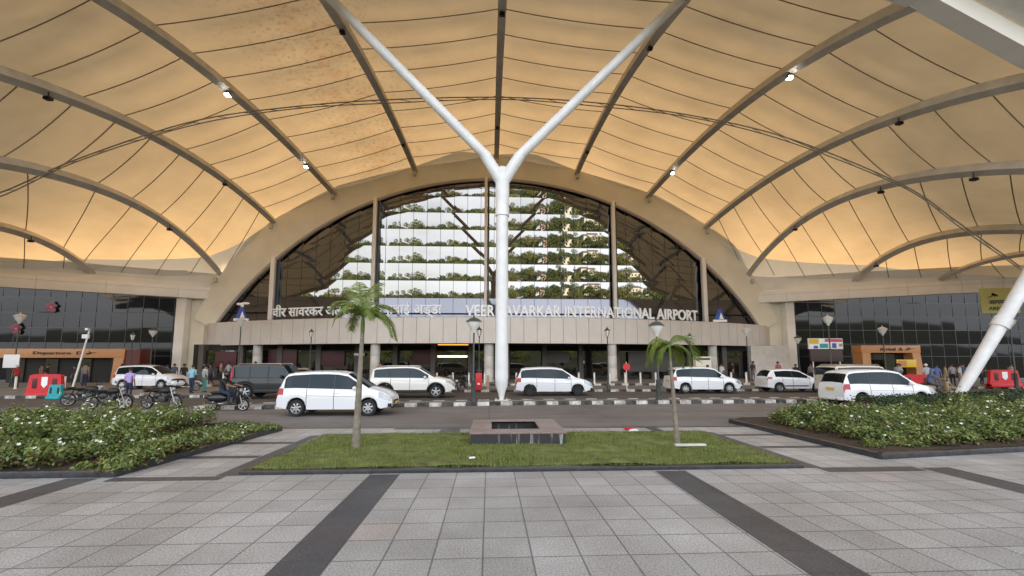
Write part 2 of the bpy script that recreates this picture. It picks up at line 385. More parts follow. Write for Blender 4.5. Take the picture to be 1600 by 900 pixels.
def quads(name, P, N, size, asp, mats, midx=None, parent=None, curl=.25, link=True):
    """many leaf faces: P positions, N facing directions; each leaf is 2 quads folded on its midrib"""
    n = len(P); P = np.asarray(P); N = np.asarray(N); N /= np.linalg.norm(N, axis=1, keepdims=True) + 1e-9
    r_ = rng.normal(size=(n, 3)); T = np.cross(N, r_); T /= np.linalg.norm(T, axis=1, keepdims=True) + 1e-9
    B = np.cross(N, T); s = np.asarray(size).reshape(-1, 1) * np.ones((n, 1)); w = s * asp
    v = np.stack([P, P + T * s * .5 + B * w + N * w * curl, P + T * s, P + T * s * .5 - B * w + N * w * curl], 1).reshape(-1, 3)
    f = np.arange(n * 4).reshape(n, 4)
    me = bpy.data.meshes.new(name); me.vertices.add(n * 4); me.vertices.foreach_set('co', v.ravel())
    me.loops.add(n * 4); me.loops.foreach_set('vertex_index', f.ravel()); me.polygons.add(n)
    me.polygons.foreach_set('loop_start', np.arange(0, n * 4, 4)); me.polygons.foreach_set('loop_total', np.full(n, 4))
    for m_ in mats: me.materials.append(m_)
    if midx is not None: me.polygons.foreach_set('material_index', np.asarray(midx, dtype=np.int32))
    me.update(); me.validate()
    if not link: return me
    o = bpy.data.objects.new(name, me); COL.objects.link(o); o.parent = parent
    return o

# ================================================================== GROUND
CX = .65
g = MB(); g.add([(-600, -600, -.02), (600, -600, -.02), (600, 600, -.02), (-600, 600, -.02)], [(0, 1, 2, 3)]); struct('ground', g, M['field'])
g = MB(); g.add([(-80, -30, -.012), (80, -30, -.012), (80, 13, -.012), (-80, 13, -.012)], [(0, 1, 2, 3)]); struct('forecourt_base', g, M['asphalt'])
g = MB(); g.add([(-90, 13.2, -.004), (90, 13.2, -.004), (90, 22.6, -.004), (-90, 21.4, -.004)], [(0, 1, 2, 3)]); struct('road', g, M['road'])
g = MB(); g.add([(-90, 21.4, -.008), (90, 22.6, -.008), (90, 60, -.008), (-90, 60, -.008)], [(0, 1, 2, 3)]); struct('drop_off_lane', g, M['asphalt'])
g = MB(); g.box2((-30, -8, -.1), (30, 8.85, 0)); g.box2((-6.95, 8.85, -.1), (8.6, 14.62, 0)); g.add([(8.602, 8.852, 0), (30, 8.852, 0), (30, 13.1, 0), (12.8, 10.25, 0), (8.602, 9.7, 0)], [(0, 1, 2, 3, 4)]); struct('plaza', g, M['tiles'])
g = MB()
for x in (-7.72, -2.25, 3.25, 8.70):
    x1 = x + (.60 if x > 3 else .545)
    g.add([(x, -8, .004), (x1, -8, .004), (x1, 8.8, .004), (x, 8.8, .004)], [(0, 1, 2, 3)])
for y0, y1, x0, x1 in ((8.55, 8.82, -6.9, -4.9), (10.4, 10.65, -6.9, -5.15), (12.1, 12.35, -6.6, -5.15), (8.55, 8.9, 6.6, 8.6), (10.9, 11.15, 6.75, 8.5), (12.7, 12.95, 6.7, 8.5),
                       (13.35, 13.6, -4.6, -.8), (13.35, 13.6, 2.4, 6.6), (14.35, 14.6, -3.0, 8.3)):
    g.add([(x0, y0, .004), (x1, y0, .004), (x1, y1, .004), (x0, y1, .004)], [(0, 1, 2, 3)])
for x0, x1, y0, y1 in ((-5.12, -4.72, 8.85, 13.35), (6.32, 6.72, 8.9, 13.35), (-1.5, -.9, 13.6, 14.35), (5.0, 5.35, 13.6, 14.35)):
    g.add([(x0, y0, .0045), (x1, y0, .0045), (x1, y1, .0045), (x0, y1, .0045)], [(0, 1, 2, 3)])
struct('dark_paving_bands', g, M['dark_tiles'])
# grass island with granite edging
g = MB()
for a, b in (((-4.72, 8.88, 0), (6.32, 9.06, .075)), ((-4.72, 13.05, 0), (6.32, 13.2, .075)), ((-4.72, 9.06, 0), (-4.57, 13.05, .075)), ((6.17, 9.06, 0), (6.32, 13.05, .075))): g.box2(a, b, bev=.01)
struct('lawn_edging', g, M['black_granite'])
g = MB(); nx, ny = 90, 36
for j in range(ny + 1):
    for i in range(nx + 1):
        x = lerp(-4.57, 6.17, i / nx); y = lerp(9.06, 13.05, j / ny); g.v.append((x, y, .085 + .05 * mnoise.noise((x * .9, y * .9, 0)) + .015 * mnoise.noise((x * 5, y * 5, 0))))
for j in range(ny):
    for i in range(nx):
        a = j * (nx + 1) + i; g.f.append((a, a + 1, a + nx + 2, a + nx + 1)); g.m.append(0); g.smooth.append(True)
struct('lawn_soil', g, M['turf'])
n = 42000
gx = rng.uniform(-4.6, 6.2, n); gy = rng.uniform(9.0, 13.08, n)
cl = np.array([mnoise.noise((a * 1.1, b * 1.1, 3)) for a, b in zip(gx, gy)]); keep = rng.uniform(-.75, .4, n) < cl + .25
keep &= ~((gx > -.45) & (gx < 1.95) & (gy > 11.3))
gx, gy, cl = gx[keep], gy[keep], cl[keep]; n = len(gx); hgt = (.02 + .035 * (cl + .5) + rng.uniform(0, .025, n))
ang = rng.uniform(0, 2 * math.pi, n); ww = .008; lean = rng.normal(0, .025, (n, 2)); zb = .085
vv = np.zeros((n, 3, 3)); vv[:, 0] = np.c_[gx - np.cos(ang) * ww, gy - np.sin(ang) * ww, np.full(n, zb - .03)]; vv[:, 1] = np.c_[gx + np.cos(ang) * ww, gy + np.sin(ang) * ww, np.full(n, zb - .03)]
vv[:, 2] = np.c_[gx + lean[:, 0], gy + lean[:, 1], zb + hgt]
me = bpy.data.meshes.new('grass'); me.vertices.add(n * 3); me.vertices.foreach_set('co', vv.ravel()); me.loops.add(n * 3); me.loops.foreach_set('vertex_index', np.arange(n * 3)); me.polygons.add(n)
me.polygons.foreach_set('loop_start', np.arange(0, n * 3, 3)); me.polygons.foreach_set('loop_total', np.full(n, 3)); me.materials.append(M['grass']); me.update(); me.validate()
o = bpy.data.objects.new('grass', me); COL.objects.link(o); tag(o, 'short green grass on the central lawn', 'grass', kind='stuff')
# flower bed soil with granite edging
BEDL = [(-26, 8.95), (-6.98, 8.92), (-6.45, 14.3), (-7.6, 15.2), (-26, 14.8)]
BEDR = [(8.62, 9.62), (12.8, 10.25), (27, 12.6), (27, 17.2), (9.0, 15.75), (8.4, 15.3)]
def bed(poly, name):
    g = MB(); k = len(poly); c = (sum(p[0] for p in poly) / k, sum(p[1] for p in poly) / k, .16)
    g.add([(x, y, .1) for x, y in poly] + [c], [(i, (i + 1) % k, k) for i in range(k)]); struct(name + '_soil', g, M['earth'])
    g = MB()
    for i in range(k):
        a, b = Vector(poly[i]), Vector(poly[(i + 1) % k]); d = b - a; m_ = (a + b) / 2
        g.box((m_.x, m_.y, .06), (d.length + .1, .14, .13), rz=math.atan2(d.y, d.x), bev=.01)
    struct(name + '_edging', g, M['black_granite'])
bed(BEDL, 'left_flower_bed'); bed(BEDR, 'right_flower_bed')
# kerbs
def kerb(name, pts, h, w, z0=0):
    g = MB()
    for a, b in zip(pts, pts[1:]):
        a, b = Vector(a), Vector(b); d = b - a; m_ = (a + b) / 2
        g.box((m_.x, m_.y, z0 + h / 2 - .01), (d.length, w, h + .02), rz=math.atan2(d.y, d.x), bev=.02)
    struct(name, g, M['kerb'])
kerb('median_kerb', [(-13, 20.5), (-7, 20.9), (1, 21.9), (18.5, 22.5)], .16, .35)
kerb('median_kerb_back', [(-13, 21.75), (-7, 22.1), (1, 23.15), (18.5, 23.7)], .16, .25)
g = MB(); g.add([(-13, 20.6, .145), (-7, 21.0, .145), (1, 22.0, .145), (18.5, 22.6, .145), (18.5, 23.65, .145), (1, 23.1, .145), (-7, 22.05, .145), (-13, 21.7, .145)], [tuple(range(8))]); struct('median_top', g, M['pave'])
kerb('footpath_kerb', [(-60, 26.8), (-15.5, 27.1), (-14.2, 30.8), (19, 30.8), (20, 33.2), (29, 33.4), (60, 31)], .15, .2)
g = MB(); g.add([(-60, 26.85, .14), (-15.5, 27.15, .14), (-14.2, 30.85, .14), (19, 30.85, .14), (20, 33.25, .14), (29, 33.45, .14), (60, 31.05, .14), (60, 60, .14), (-60, 60, .14)], [tuple(range(9))]); struct('footpath', g, M['pave'])
kerb('porch_kerb', [(-26, 35.7), (26, 35.7)], .16, .22, .14)
g = MB(); g.box2((-26, 35.8, .1), (26, 47.2, .29)); struct('porch_floor', g, M['pave'])

# ================================================================== TERMINAL BUILDING
term = thing('terminal_building', (CX, 47, 0), 'airport terminal with arched mirror-glass front, curved beige fascia and dark glass wings', 'building')
tp = Vector((CX, 47, 0))
def tb(mb, name, m, rc=True):                          # terminal part, built in world coordinates and shifted to the thing's base
    mb.v = [(x - tp.x, y - tp.y, z - tp.z) for x, y, z in mb.v]; return mb.build(name, m, term, rc)
RI, ZI = 33.6, -11.75                          # inner circle of the arch
def inner(x): return ZI + math.sqrt(max(0, RI * RI - (x - CX) ** 2))
OUT = [(0, 24.5), (4, 24.25), (8.8, 22.9), (17, 20.4), (23.2, 16.9), (25.8, 14.5), (28.0, 11.4), (29.6, 8.6), (30.8, 5.6)]
def outer(dx): return interp(abs(dx), OUT)
# arch band
g = MB(); k = 72; vs = []
for i in range(k + 1):
    dx = lerp(-28.9, 28.9, i / k); ang = math.asin(dx / RI); zi = ZI + RI * math.cos(ang)
    # the outer edge point along the normal
    lo, hi = 0, 6
    for _ in range(30):
        md = (lo + hi) / 2; px, pz = dx + math.sin(ang) * md, zi + math.cos(ang) * md
        if abs(px) < 30.8 and pz < outer(px): lo = md
        else: hi = md
    ox, oz = dx + math.sin(ang) * lo, zi + math.cos(ang) * lo
    vs += [(CX + dx, 46.5, zi), (CX + ox, 46.3, oz), (CX + ox, 47.6, oz), (CX + dx, 47.3, zi)]
fs = []
for i in range(k):
    for j in range(4): a = i * 4 + j; b = i * 4 + (j + 1) % 4; fs.append((a, b, b + 4, a + 4))
g.add(vs, fs + [(0, 1, 2, 3), (4 * k, 4 * k + 3, 4 * k + 2, 4 * k + 1)], sm=True); tb(g, 'arch_beam', M['arch'])
g = MB()
g.path([(CX + RI * math.sin(a) * .993, 46.42, ZI + RI * math.cos(a) * .993) for a in np.linspace(-1.03, 1.03, 70)], .17, 8); tb(g, 'arch_rim', M['archrim'])
# roof shell behind the arch
g = MB(); vs = []; k = 40
for yy in (47.6, 75):
    for i in range(k + 1):
        dx = lerp(-30.8, 30.8, i / k); vs.append((CX + dx, yy, outer(dx) - .1))
fs = [(i, i + 1, k + 2 + i, k + 1 + i) for i in range(k)]
fs.append(tuple(range(k + 1, 2 * k + 2))[::-1])
g.add(vs, fs); g.box2((-29.5, 75, -.1), (30.8, 75.5, 6)); tb(g, 'roof_shell', M['rib'])
# glass wall: rows of panes, each row leaning a little differently, so each one mirrors the hills again
PW, PH = 1.445, 1.86
ROW0 = 8.72; rows = [(ROW0 - PH + .25, ROW0)] + [(ROW0 + k * PH, ROW0 + (k + 1) * PH) for k in range(8)]
rows = [(4.6, 6.98)] + rows
glass, spandrel, frames = MB(), MB(), MB()
cols = [CX - .2 + PW * i for i in range(-21, 22)]
for ri, (z0, z1) in enumerate(rows):
    zc = (z0 + z1) / 2; al = math.atan2(zc - 2.16, 47)
    eps = R(10) if ri < 2 else math.atan2(18.0 - zc, 247)
    tau = (al - eps) / 2
    for x0 in cols:
        x1 = x0 + PW; xm = (x0 + x1) / 2
        ztop = inner(xm + (.5 * PW if xm > CX else -.5 * PW)) if abs(xm - CX) < 30 else -9
        ztop2 = inner(xm)
        if ztop2 < z0 + .2: continue
        zt = min(z1, max(ztop2 + .5, z0 + .3))
        tj = tau + R(rng.normal(0, .06)); tx = R(rng.normal(0, .10))
        sl = math.tan(tj)                      # top edge leans towards the viewer
        def yy(x, z): return 46.95 - sl * (z - zc) + math.tan(tx) * (x - xm)
        a, b = x0 + .02, x1 - .02; c, d = z0 + .02, zt - .02
        (spandrel if ri < 2 else glass).add([(a, yy(a, c), c), (b, yy(b, c), c), (b, yy(b, d), d), (a, yy(a, d), d)], [(0, 1, 2, 3)])
    for x0 in cols[::1]:
        if inner(x0) > z0 + .3: frames.box2((x0 - .014, 46.93, z0), (x0 + .014, 47.1, min(z1, inner(x0) + .3)))
    hw = math.sqrt(max(0, RI ** 2 - (z0 - ZI) ** 2)); frames.box2((CX - hw, 46.95, z0 - .016), (CX + hw, 47.1, z0 + .016))
tb(glass, 'glass_wall', M['mirror'], False); tb(spandrel, 'spandrel_glass', M['spandrel'], False); tb(frames, 'glazing_bars', M['frame'])
g = MB(); vs = [(CX + dx, 47.22, outer(dx) - .6) for dx in np.linspace(-28, 28, 40)]
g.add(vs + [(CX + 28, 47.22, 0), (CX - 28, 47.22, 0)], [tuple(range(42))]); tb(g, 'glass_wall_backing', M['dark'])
for x, w in ((-22.35, .42), (-12.15, .36), (-.45, .30), (13.35, .36), (23.15, .42)):
    g = MB(); g.box2((x - w / 2, 46.05, 5.0), (x + w / 2, 46.55, inner(x) + .05), bev=.03); g.box2((x + w / 2 + .02, 46.45, 5), (x + w / 2 + .22, 46.9, inner(x)))  # dark strip right of each mullion stands in for its shadow and reflection
    g.m = [0 if i < len(g.f) - 6 else 1 for i in range(len(g.f))]; tb(g, 'mullion', [M['mullion'], M['frame']])
# curved fascia over the porch: arc, centre nearest the road
RF = 57.2; YF = 38.35 + RF
def arc(dx, off=0): a = math.asin(dx / RF); return (CX + (RF + off) * math.sin(a), YF - (RF + off) * math.cos(a))
g = MB(); gr = MB(); NP = 52
for i in range(NP):
    d0, d1 = lerp(-30.3, 30.3, i / NP), lerp(-30.3, 30.3, (i + 1) / NP); (xa, ya), (xb, yb) = arc(d0 + .015), arc(d1 - .015)
    (xa2, ya2), (xb2, yb2) = arc(d0 + .015, -.35), arc(d1 - .015, -.35)
    g.add([(xa, ya, 3.62), (xb, yb, 3.62), (xb, yb, 5.88), (xa, ya, 5.88), (xa2, ya2, 3.62), (xb2, yb2, 3.62), (xb2, yb2, 5.95), (xa2, ya2, 5.95)],
          [(0, 1, 2, 3), (0, 4, 5, 1), (3, 2, 6, 7), (0, 3, 7, 4), (1, 5, 6, 2)])
tb(g, 'fascia', M['fascia'])
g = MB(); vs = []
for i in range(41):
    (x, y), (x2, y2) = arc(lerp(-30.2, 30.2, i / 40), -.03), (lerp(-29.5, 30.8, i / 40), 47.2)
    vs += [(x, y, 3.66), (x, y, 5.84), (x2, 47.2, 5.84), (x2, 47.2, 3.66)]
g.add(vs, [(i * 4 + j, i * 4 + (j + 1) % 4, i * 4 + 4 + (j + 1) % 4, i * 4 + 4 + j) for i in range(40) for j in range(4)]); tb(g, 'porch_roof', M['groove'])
# porch columns
for x, y in ((-22.2, 43.9), (-10.15, 40.2), (-.05, 39.2), (11.1, 39.9), (22.2, 43.3)):
    g = MB(); g.lathe([(.48, .28), (.48, .5), (.42, .52), (.42, 1.4), (.405, 1.42), (.405, 1.44), (.42, 1.46), (.42, 2.5), (.405, 2.52), (.405, 2.54), (.42, 2.56), (.42, 3.68)], (x, y, 0), 20)
    tb(g, 'column', M['stonecol'])
# shop wall at the back of the porch
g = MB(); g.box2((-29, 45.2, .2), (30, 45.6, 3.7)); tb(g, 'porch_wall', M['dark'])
g = MB(); g.box2((26.4, 43.7, .29), (30.4, 44.2, 3.62)); tb(g, 'porch_end_wall', M['stonecol'])
g = MB()
for i, x in enumerate(np.arange(-27.5, 28, 3.7)):
    g.box2((x, 44.75, .29), (x + 3.1, 44.95, 3.1))
tb(g, 'shopfront_glass', M['shopglass'])
for i, x in enumerate(np.arange(-27.9, 29, 3.7)):
    g = MB(); g.box2((x - .12, 44.4, .29), (x + .34, 45.25, 3.66)); tb(g, 'pier', M['darkwall'])
for x0, x1, z0, z1 in ((-21.5, -18.8, 1.6, 3.2), (-16.6, -14.2, 1.6, 3.1), (-7.6, -5.2, 1.9, 3.2), (-26.5, -24.5, 1.5, 3.0), (5.7, 8.0, 1.9, 3.0)):
    g = MB(); g.box2((x0, 44.5, z0), (x1, 44.7, z1), bev=.02); tb(g, 'red_panel', M['redpanel'] if x0 < 4 else M['darkwall'])
for x0, x1, z0, z1, mm in ((-5.1, -2.2, 2.45, 2.62, 'warmlit'), (-4.6, -1.9, 3.50, 3.58, 'orangelit'), (-20.0, -17.5, 1.25, 1.42, 'tan'), (-13.2, -12.2, 2.6, 2.85, 'lampglobe'), (9.4, 9.5, 1.9, 2.1, 'lampglobe')):
    g = MB(); y = 44.2 if mm != 'orangelit' else 39.9; g.box2((x0, y, z0), (x1, y + .12, z1), bev=.01); tb(g, 'lit_sign' if 'lit' in mm else 'signboard', M[mm])
g = MB(); g.box2((14.0, 44.3, 1.0), (19.5, 44.5, 3.0), bev=.02); tb(g, 'shop_panel', M['darkwall'])
# arch legs and side columns
for s in (-1, 1):
    g = MB(); g.box2((CX + s * 31.55 - .45, 45.7, .1), (CX + s * 31.55 + .45, 46.6, 8.6), bev=.03); tb(g, 'side_column', M['beam'])
    g = MB(); g.box2((CX + s * 30.35 - 1.1, 46.7, .1), (CX + s * 30.35 + 1.1, 49.3, 10.9)); tb(g, 'side_wall', M['arch'])
# dark glass wings
for s in (-1, 1):
    gl, fr = MB(), MB(); x = 31.2
    while x < 78:
        z = .14
        for zi, (z0, z1) in enumerate(((.14, 2.6), (2.6, 4.0), (4.0, 5.6), (5.6, 7.2), (7.2, 8.8), (8.8, 10.8))):
            t1, t2 = R(rng.normal(0, .25)), R(rng.normal(0, .15)); xa, xb = CX + s * x, CX + s * (x + 1.6); xm, zm = (xa + xb) / 2, (z0 + z1) / 2
            f = lambda X, Z: 49.0 + math.tan(t1) * (X - xm) - math.tan(t2 + (R(1.5) if zi > 1 else 0)) * (Z - zm)
            xl, xr = min(xa, xb), max(xa, xb); gl.add([(xl, f(xl, z0), z0), (xr, f(xr, z0), z0), (xr, f(xr, z1), z1), (xl, f(xl, z1), z1)], [(0, 1, 2, 3)])
            fr.box2((CX + s * x - .03, 48.975, z0), (CX + s * x + .03, 49.2, z1)); fr.box2((min(xa, xb), 48.972, z1 - .03), (max(xa, xb), 49.2, z1 + .03))
        x += 1.6
    tb(gl, 'wing_glass', M['darkglass'], False); tb(fr, 'wing_glazing_bars', M['frame'])
    g = MB(); g.box2((CX + s * 30.9, 49.25, .1), (CX + s * 79, 49.45, 11.2)); tb(g, 'wing_wall', M['dark'])
    g = MB(); g.box2((CX + s * 31.0, 48.4, 10.9), (CX + s * 79, 75, 11.9)); tb(g, 'wing_roof', M['rib'])

# ---- sign letters following the fascia
def text_obj(txt, h, width, z, name, m, centre_dx, parent=None, ext=.06, bold=.0, wrap=True, origin=None):
    cu = bpy.data.curves.new('lettering', 'FONT'); cu.body = txt; cu.size = 1; cu.extrude = ext; cu.offset = bold; cu.resolution_u = 3
    o = bpy.data.objects.new('lettering', cu); COL.objects.link(o)
    bpy.context.view_layer.update(); dg = bpy.context.evaluated_depsgraph_get()
    me = bpy.data.meshes.new_from_object(o.evaluated_get(dg)); bpy.data.objects.remove(o)
    co = np.empty(len(me.vertices) * 3); me.vertices.foreach_get('co', co); co = co.reshape(-1, 3)
    x0, x1 = co[:, 0].min(), co[:, 0].max(); y0, y1 = co[:, 1].min(), co[:, 1].max()
    sx = width / (x1 - x0); X = (co[:, 0] - (x0 + x1) / 2) * sx; Z = (co[:, 1] - y0) / (y1 - y0) * h; D = co[:, 2]
    if wrap:
        a = np.arcsin(np.clip((X + centre_dx) / RF, -1, 1)); rr = RF - .12 + D
        co = np.c_[CX + rr * np.sin(a), YF - rr * np.cos(a), Z + z]
    else: co = np.c_[X, -D, Z + z]
    me.vertices.foreach_set('co', co.ravel()); me.materials.clear(); me.materials.append(m); me.update()
    bm = bmesh.new(); bm.from_mesh(me); bmesh.ops.recalc_face_normals(bm, faces=bm.faces); bm.to_mesh(me); bm.free()
    ob = bpy.data.objects.new(name, me); COL.objects.link(ob); ob.parent = parent
    return ob
t = text_obj('वीर सावरकर अंतर्राष्ट्रीय हवाई अड्डा', 1.45, 16.2, 5.85, 'sign_lettering', M['signwhite'], -12.9, bold=.012)
tag(t, 'white Hindi sign lettering standing on the left half of the curved fascia', 'sign')
t = text_obj('VEER SAVARKAR INTERNATIONAL AIRPORT', 1.02, 22.3, 5.95, 'sign_lettering', M['signwhite'], 8.4, bold=.02)
tag(t, 'white English sign lettering standing on the right half of the curved fascia', 'sign')
for dx, lab in ((-24.8, 'blue and white emblem at the left end of the sign letters, white crest on top'), (22.4, 'small blue triangular emblem at the right end of the sign letters')):
    x, y = arc(dx, -.15); e = thing('emblem', (x, y, 5.95), lab, 'emblem')
    g = MB(); g.prism([(-.55, .25), (.55, .25), (.12, 1.35), (-.12, 1.35)], -.06, .06); g.build('emblem_shape', M['signblue'], e)
    g = MB(); g.box2((-.7, -.08, 0), (.7, .08, .24), bev=.02); 
    g.build('emblem_base', M['signwhite'], e); g = MB(); g.prism([(-.1, .3), (.35, .3), (.1, .95)], -.075, -.065)
    if dx < 0: g.ball((-.25, 0, 1.65), (.3, .06, .13)); g.ball((.3, 0, 1.72), (.42, .06, .12)); g.ball((.02, 0, 1.5), (.16, .06, .2))
    g.build('emblem_mark', M['signwhite'], e)

# ================================================================== CANOPY
canopy = thing('membrane_canopy', (CX, 32, 0), 'large beige stretched-fabric canopy on curved ribs over the drop-off road', 'canopy'); cp = Vector((CX, 32, 0))
def cb(mb, name, m, par=None): mb.v = [(x - cp.x, y - cp.y, z) for x, y, z in mb.v]; return mb.build(name, m, par or canopy)
RIBS = {
 0: [(CX, 47, 24.5), (CX, 40, 24.9), (CX, 34, 24.8), (CX, 28, 24.2), (CX, 22, 23.0), (CX, 17, 21.4)],
 -1: [(-8.1, 47, 22.83), (-8.35, 41, 23.2), (-8.5, 37, 23.2), (-8.7, 30, 22.9), (-8.9, 25.7, 22.4), (-9.0, 22, 21.8), (-9.1, 17, 20.5)],
 1: [(9.5, 47, 22.9), (9.76, 40.3, 23.5), (9.98, 34.3, 23.7), (10.15, 29.8, 23.4), (10.3, 26.8, 22.95), (10.4, 22.3, 22.1), (10.6, 17, 20.6)],
 -2: [(-16.6, 47, 20.1), (-16.9, 41.5, 20.4), (-17.14, 35.6, 20.65), (-17.4, 30, 20.5), (-17.7, 24.9, 20.0), (-17.9, 20.5, 19.2), (-18, 17, 18.3)],
 2: [(17.4, 47, 20.4), (17.7, 40.7, 20.9), (17.9, 35.8, 21.1), (18.2, 31.1, 21.0), (18.4, 26.8, 20.6), (18.6, 23, 19.9), (18.8, 17, 18.2)],
 -3: [(-22.8, 47, 16.8), (-23, 41.6, 17.7), (-23.1, 37.4, 18.0), (-23.3, 32, 18.0), (-23.4, 27.5, 17.5), (-23.6, 23, 16.65), (-23.8, 17, 14.8)],
 3: [(23.8, 47, 16.9), (24, 41.9, 17.7), (24.1, 36.9, 18.0), (24.3, 32.2, 18.0), (24.4, 28.5, 17.75), (24.6, 22.4, 16.7), (24.8, 17, 14.9)],
 -4: [(-28, 47, 11.0), (-28, 43.2, 13.0), (-28, 39.6, 14.0), (-28, 36, 14.45), (-28, 33, 14.55), (-28, 28, 14.2), (-28, 25.9, 13.75), (-28, 18, 11)],
 4: [(28.5, 47, 11.4), (28.5, 43.2, 13.6), (28.5, 39.2, 14.8), (28.5, 35.2, 15.3), (28.5, 31.9, 15.2), (28.5, 28.6, 14.9), (28.5, 25.6, 14.25), (28.5, 18, 11.2)],
 -5: [(-37.2, 43.2, 10.1), (-37.2, 41.4, 11.3), (-37.2, 39.3, 12.05), (-37.2, 36.6, 12.4), (-37.2, 33, 12.25), (-37.2, 28, 11.3), (-37.2, 20, 8)],
 5: [(37.4, 43.0, 10.4), (37.4, 41, 11.6), (37.4, 38.2, 12.4), (37.4, 35.2, 12.65), (37.4, 32.6, 12.5), (37.4, 28.6, 11.7), (37.4, 20, 8.2)],
 -6: [(-43, 40.2, 9.8), (-43, 37, 10.7), (-43, 33, 10.9), (-43, 28, 10), (-43, 22, 8)],
 6: [(43, 40.2, 9.8), (43, 37, 10.7), (43, 33, 10.9), (43, 28, 10), (43, 22, 8)],
 -7: [(-49, 37.2, 9.4), (-49, 33, 9.4), (-49, 28, 8.6), (-49, 24, 7.4)],
 7: [(49, 37.2, 9.4), (49, 33, 9.4), (49, 28, 8.6), (49, 24, 7.4)],
}
def ribfn(pts):
    P = np.array(pts); pz = np.polyfit(P[:, 1], P[:, 2], 3); px = np.polyfit(P[:, 1], P[:, 0], 1)
    Y0, Y1 = P[0, 1], P[-1, 1]
    return lambda t: Vector((np.polyval(px, lerp(Y0, Y1, t)), lerp(Y0, Y1, t), np.polyval(pz, lerp(Y0, Y1, t))))
RF_ = {k: ribfn(v) for k, v in RIBS.items()}
NS = 11
for k_, f in RF_.items():
    g = MB(); n = 40; pts = [f(i / n) for i in range(n + 1)]; vs = []
    w = .25 if abs(k_) < 6 else .18; hh = .55 if abs(k_) < 6 else .35
    for i, p in enumerate(pts):
        t_ = (pts[min(i + 1, n)] - pts[max(i - 1, 0)]).normalized(); nn = Vector((0, 0, 1)); nn = (nn - t_ * nn.dot(t_)).normalized()
        # lean the box with the vault: normal tilts outward for side ribs
        lean = Vector((math.sin(R(9) * max(-4, min(4, k_))), 0, math.cos(R(9) * max(-4, min(4, k_))))); nn = (lean - t_ * lean.dot(t_)).normalized()
        bb = t_.cross(nn); top = p - nn * .06
        vs += [top - bb * w, top + bb * w, top + bb * w - nn * hh, top - bb * w - nn * hh]
    fs = [(i * 4 + j, i * 4 + (j + 1) % 4, i * 4 + 4 + (j + 1) % 4, i * 4 + 4 + j) for i in range(n) for j in range(4)] + [(0, 1, 2, 3), (4 * n, 4 * n + 3, 4 * n + 2, 4 * n + 1)]
    g.add(vs, fs); p = pts[0]; g.box((p.x, 46.2 if abs(k_) < 5 else p.y, p.z - .75), (.3, .5, .5)); rib_o = cb(g, 'rib', M['rib'])
# membrane surface and its seams
def surf(k_, u, t):
    a, b = RF_[k_](t), RF_[k_ + 1](t); p = a.lerp(b, u); s = .20 * 4 * u * (1 - u)
    ph = t * NS; bil = .07 * abs(math.sin(math.pi * ph)) * (1 if -3 <= k_ <= 2 else 0)
    cm = k_ + u; tilt = R(9) * max(-4, min(4, cm)); nrm = Vector((math.sin(tilt), 0, math.cos(tilt)))
    return p - nrm * (s - bil * 4 * u * (1 - u))
tlist = sorted(set([i / (NS * 4) for i in range(NS * 4 + 1)] + [.085])); g = MB(); linp = [MB(), MB()]; NU = 10
for k_ in range(-7, 7):
    tb_ = .085 if (k_ <= -4 or k_ >= 3) else 0
    for ti in range(len(tlist) - 1):
        for ui in range(NU):
            def tw(u_, t_):
                w_ = 1 if k_ > 3 or k_ < -4 else (u_ if k_ == 3 else 1 - u_ if k_ == -4 else 1)
                return t_ * w_ if t_ <= .085 else lerp(.085 * w_, 1, (t_ - .085) / .915)
            ua, ub = ui / NU, (ui + 1) / NU; q = [surf(k_, ua, tw(ua, tlist[ti])), surf(k_, ub, tw(ub, tlist[ti])), surf(k_, ub, tw(ub, tlist[ti + 1])), surf(k_, ua, tw(ua, tlist[ti + 1]))]
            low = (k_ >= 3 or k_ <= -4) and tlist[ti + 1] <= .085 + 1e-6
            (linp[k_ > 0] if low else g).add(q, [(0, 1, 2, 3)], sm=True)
cb(g, 'membrane', M['membrane'])
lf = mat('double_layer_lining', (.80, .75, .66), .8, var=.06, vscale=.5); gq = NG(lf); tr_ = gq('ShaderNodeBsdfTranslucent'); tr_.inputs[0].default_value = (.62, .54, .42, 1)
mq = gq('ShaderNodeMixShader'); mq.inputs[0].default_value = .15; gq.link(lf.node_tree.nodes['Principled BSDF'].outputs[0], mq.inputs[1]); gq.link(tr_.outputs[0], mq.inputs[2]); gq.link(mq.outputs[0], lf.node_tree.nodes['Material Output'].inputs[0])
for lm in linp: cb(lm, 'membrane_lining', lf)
g = MB()
def surfY(k_, u, y):
    A, B = RIBS[k_], RIBS[k_ + 1]; a0, a1 = lerp(A[0][1], B[0][1], u), lerp(A[-1][1], B[-1][1], u); t = (a0 - y) / (a0 - a1)
    return surf(k_, u, t) - Vector((0, 0, .03)) if .004 < t < 1 else None
OUTER = {3: [(47 - 2.73 * i, 47 - 2.73 * i + 2.3 * max(0, 27 - 2.73 * i) / 20) for i in range(1, 11)],
         4: [(44, 51), (41, 48), (38.2, 45), (35.3, 41.8), (32, 39.8), (27.2, 36.6), (22.5, 32.8), (18, 28.8), (13.5, 24.6)],
         5: [(40, 46), (36.5, 42.5), (32, 38.5), (27.5, 34.5), (23, 30.5), (19, 26.5)], 6: [(38.5, 44), (34, 40), (29.5, 35.5), (25, 31), (21, 27)]}
OUTR = dict(OUTER); OUTR[4] = [(44, 50.5), (41, 47.5), (38.4, 44.7), (35.8, 42.3), (33, 39.8), (30, 36.9), (27.1, 34), (24.5, 31.3), (22, 28.6), (19.5, 26)]
